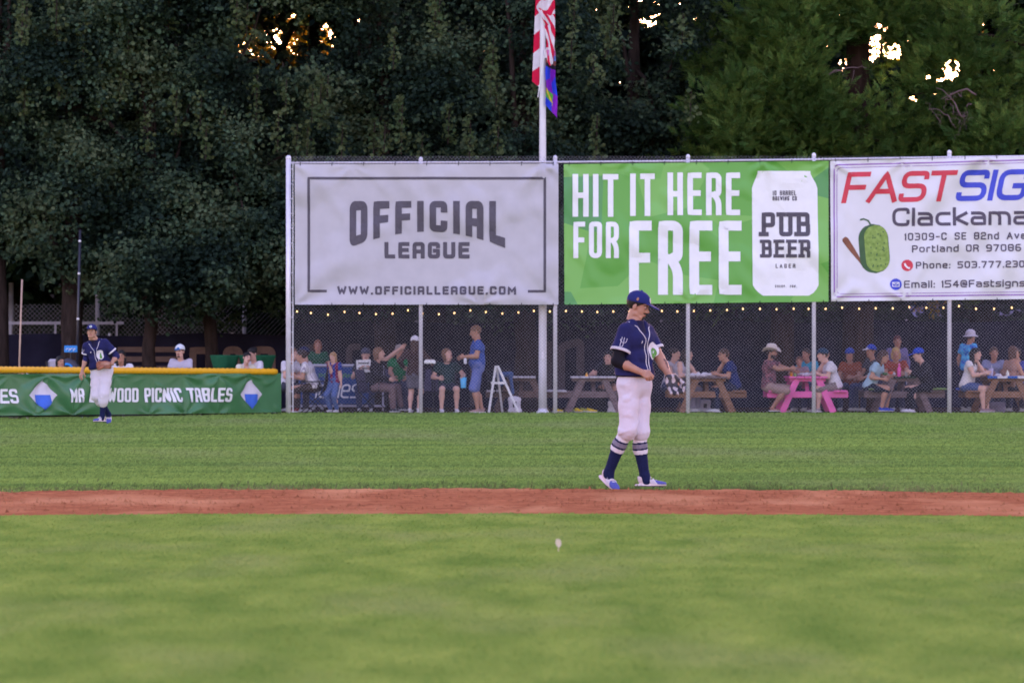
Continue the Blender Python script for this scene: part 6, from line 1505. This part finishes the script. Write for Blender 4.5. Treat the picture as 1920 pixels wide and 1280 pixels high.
for lab, px, wd, col in (('pale patterned cloth bundle showing under the green banner', 65, .32, (.55, .5, .58)), ('blue folded tarp showing under the green banner behind the outfielder', 196, .50, (.02, .08, .42))):
    q = on_low(px, 784, -.45); r = thing('cloth_bundle', lab, 'bundle', (q.x, q.y, .0)); V, Q = solid([elli((0, 0, .09), (wd*.5, .16, .09)), elli((.1, .03, .12), (wd*.3, .12, .06))], .016, .04, fold=.012, seed=int(px)); link('fabric', raw_mesh('fabric', V, [Q], cloth('bundle_%d' % (1 if px > 99 else 0) if False else ('bundle_blue' if px > 99 else 'bundle_pale'), col, var=.3, scale=30), smooth=True), r); B().tube([(-.05, -.17, .0), (-.05, -.165, .12), (0, 0, .19)], .006, 5).build('tie_cord', m_white, r)

# string of festoon lamps
bx = [(557, 584), (583, 587), (615, 590), (646, 585), (674, 587), (705, 589), (736, 588), (765, 582), (792, 588), (823, 589), (852, 587), (882, 582), (911, 585), (942, 588), (972, 586), (1001, 583), (1031, 584), (1061, 583), (1091, 584), (1120, 585), (1150, 584), (1180, 584), (1211, 583), (1241, 583), (1270, 584), (1301, 583), (1332, 582), (1363, 581), (1393, 579), (1425, 579), (1456, 580), (1488, 579), (1516, 579), (1548, 579), (1579, 577), (1611, 579), (1642, 578), (1674, 578), (1705, 576), (1737, 577), (1769, 577), (1798, 574), (1830, 579), (1864, 579), (1897, 577), (1928, 576), (1960, 578)]
o = P(552, 580, 91.8); sl_root = thing('string_lights', 'string of small warm bulbs hung below the banners over the picnic area', 'string lights', o)
pts = [np.array(P(x, y-6, 91.8)-o) for x, y in bx]; B().tube(pts, .008, 5).build('cable', m_black, sl_root)
m_glow = emit('warm_bulb', (1.0, .60, .24), .45)
for (x, y), q in zip(bx, pts):
    ell_ball(B(), q+np.array((0, 0, -.067)), (.018, .018, .023), 8, 6).build('bulb', m_glow, sl_root, smooth=True)

# ---------------------------------------------------------------- spectators
BLOND, BROWN, DKB, BLK, GREY, LBR = (.34, .20, .09), (.07, .04, .025), (.030, .018, .014), (.010, .008, .008), (.28, .24, .22), (.17, .09, .05)
def sit(**k): d = dict(pz=.555, lean=.12, al=(.12, .42, .085), ar=(-.12, .42, .085), wl=(.13, .40, .72), wr=(-.13, .40, .72)); d.update(k); return Body(**d)
G1 = 'spectators in the picnic area'
def spec(label, px, D, yaw, body, **k): k.setdefault('group', G1); return person(label, at(px, D), R(yaw), body, **k)
table_arms = dict(wl=(.14, .44, .80), wr=(-.14, .44, .80))
chin_r = dict(wr=(-.03, .20, 1.13), er=(-.16, .34, .80)); chin_l = dict(wl=(.03, .20, 1.13), el=(.16, .34, .80))
m_pin = cloth('pinstripe_jersey', (.60, .56, .58)); n = m_pin.node_tree
def stripe_mat(name, a, c, scale, axis='X'):
    m = cloth(name, a); n = m.node_tree; wv = n.nodes.new("ShaderNodeTexWave"); wv.bands_direction = axis; wv.inputs["Scale"].default_value = scale; tc = n.nodes.new("ShaderNodeTexCoord"); n.links.new(tc.outputs["Object"], wv.inputs["Vector"])
    mx = n.nodes.new("ShaderNodeMix"); mx.data_type = 'RGBA'; mx.inputs[6].default_value = (*a, 1); mx.inputs[7].default_value = (*c, 1); gt = n.nodes.new("ShaderNodeMath"); gt.operation = 'GREATER_THAN'; gt.inputs[1].default_value = .5 if 'half' in name or 'halves' in name else .8
    n.links.new(wv.outputs["Fac"], gt.inputs[0]); n.links.new(gt.outputs[0], mx.inputs[0]); n.links.new(mx.outputs[2], n.nodes["Principled BSDF"].inputs["Base Color"]); return m
m_pin = stripe_mat('pinstripe', (.62, .58, .60), (.30, .26, .32), 9); m_half = stripe_mat('red_blue_halves', (.16, .015, .05), (.02, .04, .22), 2.6)
m_floral = M('floral_shirt', (.035, .03, .045), hue=(.28, .10, .12), scale=16, rough=.8); m_tie = M('tie_dye', (.01, .04, .50), hue=(.10, .50, .75), scale=10, rough=.8); m_plaid = stripe_mat('plaid_half', (.09, .12, .30), (.22, .14, .24), 7)
m_rag = cloth('raglan', (.40, .37, .43))
spec('person in white pinstriped jersey hunched on a black chair, back turned, by the corner post', 590, 89.4, -100, sit(lean=.38, pz=.56, wl=(.10, .42, .78), wr=(-.10, .42, .78)), skin_n='light', hair=('short', DKB), top=('jersey', (.6, .6, .6), 'short'), top_mat=m_pin, bottom=((.05, .035, .03), 'long'), shoes=(.2, .02, .02))
spec('person in dark cap half hidden behind the pinstriped jersey', 580, 91.0, -70, sit(), skin_n='fair', hair=('short', DKB), hat=('cap', (.015, .02, .06)), top=('tee', (.10, .08, .06), 'short'))
spec('person in white shirt partly hidden by the corner post of the tall fence', 538, 90.0, 50, sit(lean=.2), skin_n='fair', hair=('short', LBR), top=('tee', (.58, .55, .60), 'short'), bottom=((.05, .05, .07), 'long'))
spec('person with long red brown hair facing the green draped tables', 596, 92.9, 0, Body(pz=.80, sz=.9), skin_n='tan', hair=('bob', (.16, .06, .03)), top=('tee', (.012, .07, .035), 'short'))
spec('blond girl in red and blue shirt and jeans standing by the blue barrier', 627, 89.2, -35, Body(pz=.66, sz=.74, lean=.05, wr=(-.02, .15, .99), wl=(.20, .02, .56), al=(.07, .0, .07), ar=(-.06, .05, .07), hpitch=R(8)), skin_n='fair', hair=('long', BLOND), top=('jersey', (.1, .02, .1), 'short'), top_mat=m_half, bottom=((.07, .11, .26), 'long'), shoes=(.6, .56, .58))
spec('person in grey cap holding a paper sign before the face', 686, 91.0, 0, sit(pz=.53, wl=(.13, .24, .90), wr=(-.13, .24, .90)), skin_n='fair', hair=('short', BROWN), hat=('cap_back', (.06, .06, .09)), top=('tee', (.04, .04, .05), 'short'))
p = P(682, 686, 90.72); r = thing('paper_sign', 'white paper sign with black scrawl held by the person in a grey cap', 'sign', p); B().box((0, 0, 0), (.31, .008, .27), roty(-.06), .002).build('sheet', m_white, r)
for z_ in (.06, -.05): B().tube([(x, -.008, z_+.018*math.sin(k*1.9)+.006*math.cos(k*5)) for k, x in enumerate(np.linspace(-.12, .11, 26))], .007, 4).build('scrawl', m_black, r)
spec('light haired person in black top pointing up with an outstretched arm', 705, 89.7, 72, sit(lean=.05, wl=(.34, .50, 1.40), el=(.27, .26, 1.20), wr=(-.16, .34, .70), hpitch=R(-6), al=(.10, .52, .12)), skin_n='fair', hair=('bob', LBR), top=('sweater', (.018, .016, .02), 'long'), bottom=((.15, .10, .10), 'long'), shoes=(.05, .05, .06))
spec('grey haired person in bright green top seated behind the pointing person', 748, 91.4, 5, sit(pz=.62), skin_n='light', hair=('short', GREY), top=('tee', (.015, .14, .05), 'short'), bottom=((.05, .05, .08), 'long'))
spec('person with very long brown hair and white cap standing, back turned, by a fence post', 777, 89.1, 165, Body(pz=.84, sz=.92, wl=(.28, .12, .95), wr=(-.30, .30, 1.03)), skin_n='fair', hair=('long', (.055, .028, .02)), hat=('cap', (.62, .60, .66)), top=('sweater', (.045, .025, .022), 'long'), bottom=((.12, .11, .14), 'short'), shoes=(.6, .57, .6))
small('paper_tray', 'white paper food tray held out beside a fence post', 'food tray', 806, 683, 88.95, lambda r: (B().box((0, 0, .05), (.24, .16, .07), None, .015).build('tray', m_white, r), B().box((0, 0, .095), (.2, .13, .02), None, .008).build('food', M('food_bread', (.6, .55, .5)), r)))
spec('woman in dark green tee looking up, bare knees, seated on a folding chair', 838, 89.2, 8, sit(lean=-.02, hyaw=R(40), hpitch=R(-22), al=(.16, .34, .085), ar=(-.16, .38, .085), wl=(.30, .30, .76), wr=(-.20, .24, .72), pz=.53), skin_n='fair', hair=('bob', LBR), top=('tee', (.018, .040, .040), 'short'), bottom=((.03, .035, .05), 'short'), shoes=(.6, .56, .6))
small('drink_cup', 'bright blue drink in a clear cup beside the woman in dark green', 'cup', 869, 727, 88.9, cup((.10, .45, .75), .22, .07))
spec('man in blue tee and blue shorts standing in profile holding a white can', 896, 88.95, -82, Body(pz=.97, sz=1.04, girth=1.30, lean=.02, hpitch=R(14), wl=(.16, .30, 1.17), wr=(-.14, .33, 1.14), al=(.10, .02, .08), ar=(-.10, -.10, .08)), skin_n='light', hair=('short', LBR), top=('tee', (.045, .085, .30), 'short'), bottom=((.12, .15, .36), 'knee'), shoes=(.35, .22, .20), hands=('grip', 'grip'))
small('drink_can', 'white can in the hand of the man in the blue tee', 'can', 872.5, 682, 88.75, bottle((.62, .60, .64), (.6, .6, .6), .17, .034))
spec('person in black slumped with bare arms over the grey table', 1142, 91.3, -5, sit(lean=.45, wl=(.25, .55, .80), wr=(-.30, .50, .80)), skin_n='fair', hair=('long', BLK), top=('tee', (.02, .02, .028), 'short'))
spec('woman with hand on chin and long dark hair, bare shoulders, at the light brown table', 1270, 90.2, 62, sit(lean=.30, pz=.57, **chin_l, wr=(-.14, .42, .80)), skin_n='fair', hair=('long', DKB), top=('top', (.42, .38, .44), 'none'), bottom=((.30, .28, .36), 'long'))
spec('person with dark tied hair behind the woman resting her chin', 1254, 91.2, 58, sit(lean=.18, **table_arms), skin_n='fair', hair=('bun', DKB), top=('top', (.40, .36, .40), 'cap'))
spec('man in navy tee and sunglasses, hand at mouth, at the light brown table', 1378, 89.75, -78, sit(lean=.32, pz=.57, girth=1.08, **chin_r, wl=(.10, .42, .80), hpitch=R(2)), skin_n='light', hair=('short', BROWN), top=('tee', (.018, .03, .12), 'short'), bottom=((.02, .025, .05), 'long'), glasses=True)
spec('man in white cowboy hat and dark floral shirt astride the pink bench', 1440, 89.55, 72, sit(lean=.06, pz=.57, girth=1.14, wl=(.16, .55, .86), wr=(-.16, .52, .92), al=(.14, .30, .085), ar=(-.18, .14, .10), kr=(-.20, .44, .46), hpitch=R(2)), skin_n='tan', hair=('short', DKB), hat=('cowboy', (.62, .54, .50)), top=('shirt', (.05, .05, .06), 'short'), top_mat=m_floral, bottom=((.30, .20, .17), 'knee'), shoes=(.30, .15, .11), beard='full')
spec('small child behind the bottles on the pink table', 1499, 91.0, -8, sit(pz=.53, sz=.80, **table_arms), skin_n='tan', hair=('short', (.12, .06, .04)), top=('tee', (.30, .20, .24), 'short'))
spec('person in turquoise tee behind the pink table beside the fence post', 1519, 91.6, -35, sit(lean=.2, **table_arms), skin_n='tan', hair=('short', DKB), top=('tee', (.03, .26, .40), 'short'))
spec('man in white tee and dark cap, hand at mouth, on the pink bench', 1566, 89.7, -76, sit(lean=.36, pz=.57, girth=1.12, **chin_r, wl=(.10, .44, .82), hpitch=R(0)), skin_n='fair', hair=('short', BROWN), hat=('cap', (.02, .05, .09)), top=('tee', (.58, .54, .58), 'short'), bottom=((.20, .16, .15), 'knee'), shoes=(.3, .25, .25))
spec('person in rust top and blue headwear between the pink and green tables', 1596, 91.8, -20, sit(pz=.53), skin_n='tan', hair=('bob', BROWN), hat=('cap_back', (.03, .06, .30)), top=('tee', (.22, .06, .03), 'short'))
spec('girl in pale blue tee with long brown hair leaning on the dark green table', 1630, 89.6, 70, sit(lean=.42, pz=.56, hpitch=R(16), wl=(.14, .40, .74), wr=(-.16, .34, .70), al=(.12, .34, .10), ar=(-.12, .30, .10)), skin_n='light', hair=('long', (.06, .03, .022)), top=('tee', (.30, .42, .50), 'short'), bottom=((.015, .02, .035), 'knee'), shoes=(.02, .06, .42))
spec('person in white and blue cap behind the girl in the pale blue tee', 1640, 91.6, -55, sit(pz=.60, lean=.1), skin_n='light', hair=('short', BROWN), hat=('cap', (.02, .05, .36), (.6, .56, .62)), top=('tee', (.04, .04, .05), 'short'))
spec('person in blue plaid shirt standing behind the blond child', 1682, 92.6, 4, Body(pz=.85, sz=.95), skin_n='tan', hair=('short', (.09, .02, .02)), top=('shirt', (.1, .12, .3), 'long'), top_mat=m_plaid)
spec('blond child in rust top at the far side of the dark green table', 1679, 91.4, 0, sit(pz=.56, **table_arms), skin_n='light', hair=('bob', (.42, .28, .10)), top=('tee', (.25, .05, .03), 'short'))
spec('person in black hoodie and royal blue cap at the dark green table', 1742, 89.6, -76, sit(lean=.30, pz=.56, girth=1.06, wl=(.12, .42, .84), wr=(-.12, .42, .88), hpitch=R(10)), skin_n='fair', hair=('short', DKB), hat=('cap', (.02, .06, .42)), top=('hoodie', (.014, .013, .018), 'long'), bottom=((.012, .012, .018), 'long'), shoes=(.62, .58, .64))
spec('person in pale sun hat and blue tie dye shirt standing, head turned away', 1813, 91.5, 130, Body(pz=.93, sz=.98, lean=.12), skin_n='tan', hair=('short', BROWN), hat=('bucket', (.50, .46, .54)), top=('tee', (.02, .1, .5), 'short'), top_mat=m_tie, bottom=((.03, .03, .05), 'long'))
spec('dark haired woman in white top with an elbow on the striped cloth table', 1812, 89.55, 64, sit(lean=.26, pz=.57, **chin_l, wr=(-.12, .46, .82)), skin_n='fair', hair=('long', BLK), top=('top', (.60, .55, .55), 'cap'), bottom=((.06, .09, .20), 'short'), shoes=(.3, .2, .2))
spec('person in grey blue tee facing the field across the striped cloth table', 1862, 91.2, 4, sit(pz=.57, **table_arms), skin_n='tan', hair=('short', BROWN), top=('tee', (.20, .21, .33), 'short'))
spec('curly haired person with bare tanned back at the striped cloth table', 1893, 90.4, 120, sit(pz=.58, lean=.1), skin_n='light', hair=('bob', (.09, .045, .03)), top=('top', (.33, .19, .14), 'none'), bottom=((.04, .04, .06), 'long'))
spec('person in violet blue top at the photo edge behind the striped cloth table', 1917, 91.3, -60, sit(lean=.2, wr=(-.1, .45, .85), wl=(.1, .45, .85)), skin_n='light', hair=('short', DKB), top=('tee', (.06, .07, .28), 'short'))
# behind the low fence
G2 = 'spectators behind the low green fence'
spec('dark haired child just peeking over the yellow tube beside the drum', 109, 87.2, 30, sit(pz=.42, sz=.95), skin_n='light', hair=('bob', BLK), top=('tee', (.1, .1, .12), 'short'), group=G2)
spec('black haired person in white tee with a pale headband over the yellow tube', 229, 88.2, -6, sit(pz=.50), skin_n='tan', hair=('long', BLK), top=('tee', (.6, .57, .6), 'short'), glasses=False, group=G2)
spec('bearded man in white and blue cap and grey raglan shirt behind the yellow tube', 341, 89.0, -16, sit(pz=.60, girth=1.15), skin_n='fair', hair=('short', BROWN), hat=('cap', (.55, .58, .62), (.03, .12, .30)), top=('shirt', (.4, .37, .43), 'short'), top_mat=m_rag, beard='goatee', group=G2)
spec('girl in cream tee leaning against the woman, dark tied hair', 459, 90.3, 30, sit(pz=.52, sz=.92, hroll=.15), skin_n='fair', hair=('bun', BLK), top=('tee', (.62, .58, .45), 'short'), group=G2)
spec('woman in white tee hugging the girl in cream, face lowered', 480, 90.5, -40, sit(pz=.55, hpitch=R(14), wl=(.12, .32, .9), wr=(-.2, .3, .95)), skin_n='fair', hair=('bun', BLK), top=('tee', (.62, .59, .62), 'short'), group=G2)
spec('child holding the tan stick upright, only a hand above the tube', 36, 86.1, 0, Body(pz=.32, sz=.62, wl=(.05, .10, .93), al=(.1, .3, .07), ar=(-.1, .3, .07)), skin_n='fair', hair=('short', BROWN), top=('tee', (.3, .1, .1), 'short'), hands=('relaxed', 'grip'), group=G2)

# ---------------------------------------------------------------- far shrubs and trees that close the view at the horizon
def far_wood(name, x0, x1, D0, D1, h0, h1, n, mat, seed):
    lobes = [((rng.uniform(x0, x1), rng.uniform(D0, D1), rng.uniform(.3, h1)), (rng.uniform(1.2, 2.2), rng.uniform(1, 1.6), rng.uniform(.9, 1.5))) for _ in range(n)]
    C, N = crown_points(lobes, 24, .35, 9); k = (C[:, 2] > 0) & keep_mask(C, [(1866, 578, 60, 24), (1740, 574, 44, 26)]+[(a, b_, c*.9, d*.9) for a, b_, c, d in HR if b_ < 170 and a > 1500]); C, N = C[k], N[k]
    V, Q = leaves(C, N, rng.uniform(.28, .5, len(C))); return kind(link(name, raw_mesh(name, V, [Q], mat)), 'stuff')
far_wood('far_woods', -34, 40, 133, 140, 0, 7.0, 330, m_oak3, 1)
far_wood('far_undergrowth', -24, 24, 108, 111, 0, 3.4, 110, m_oak, 2)
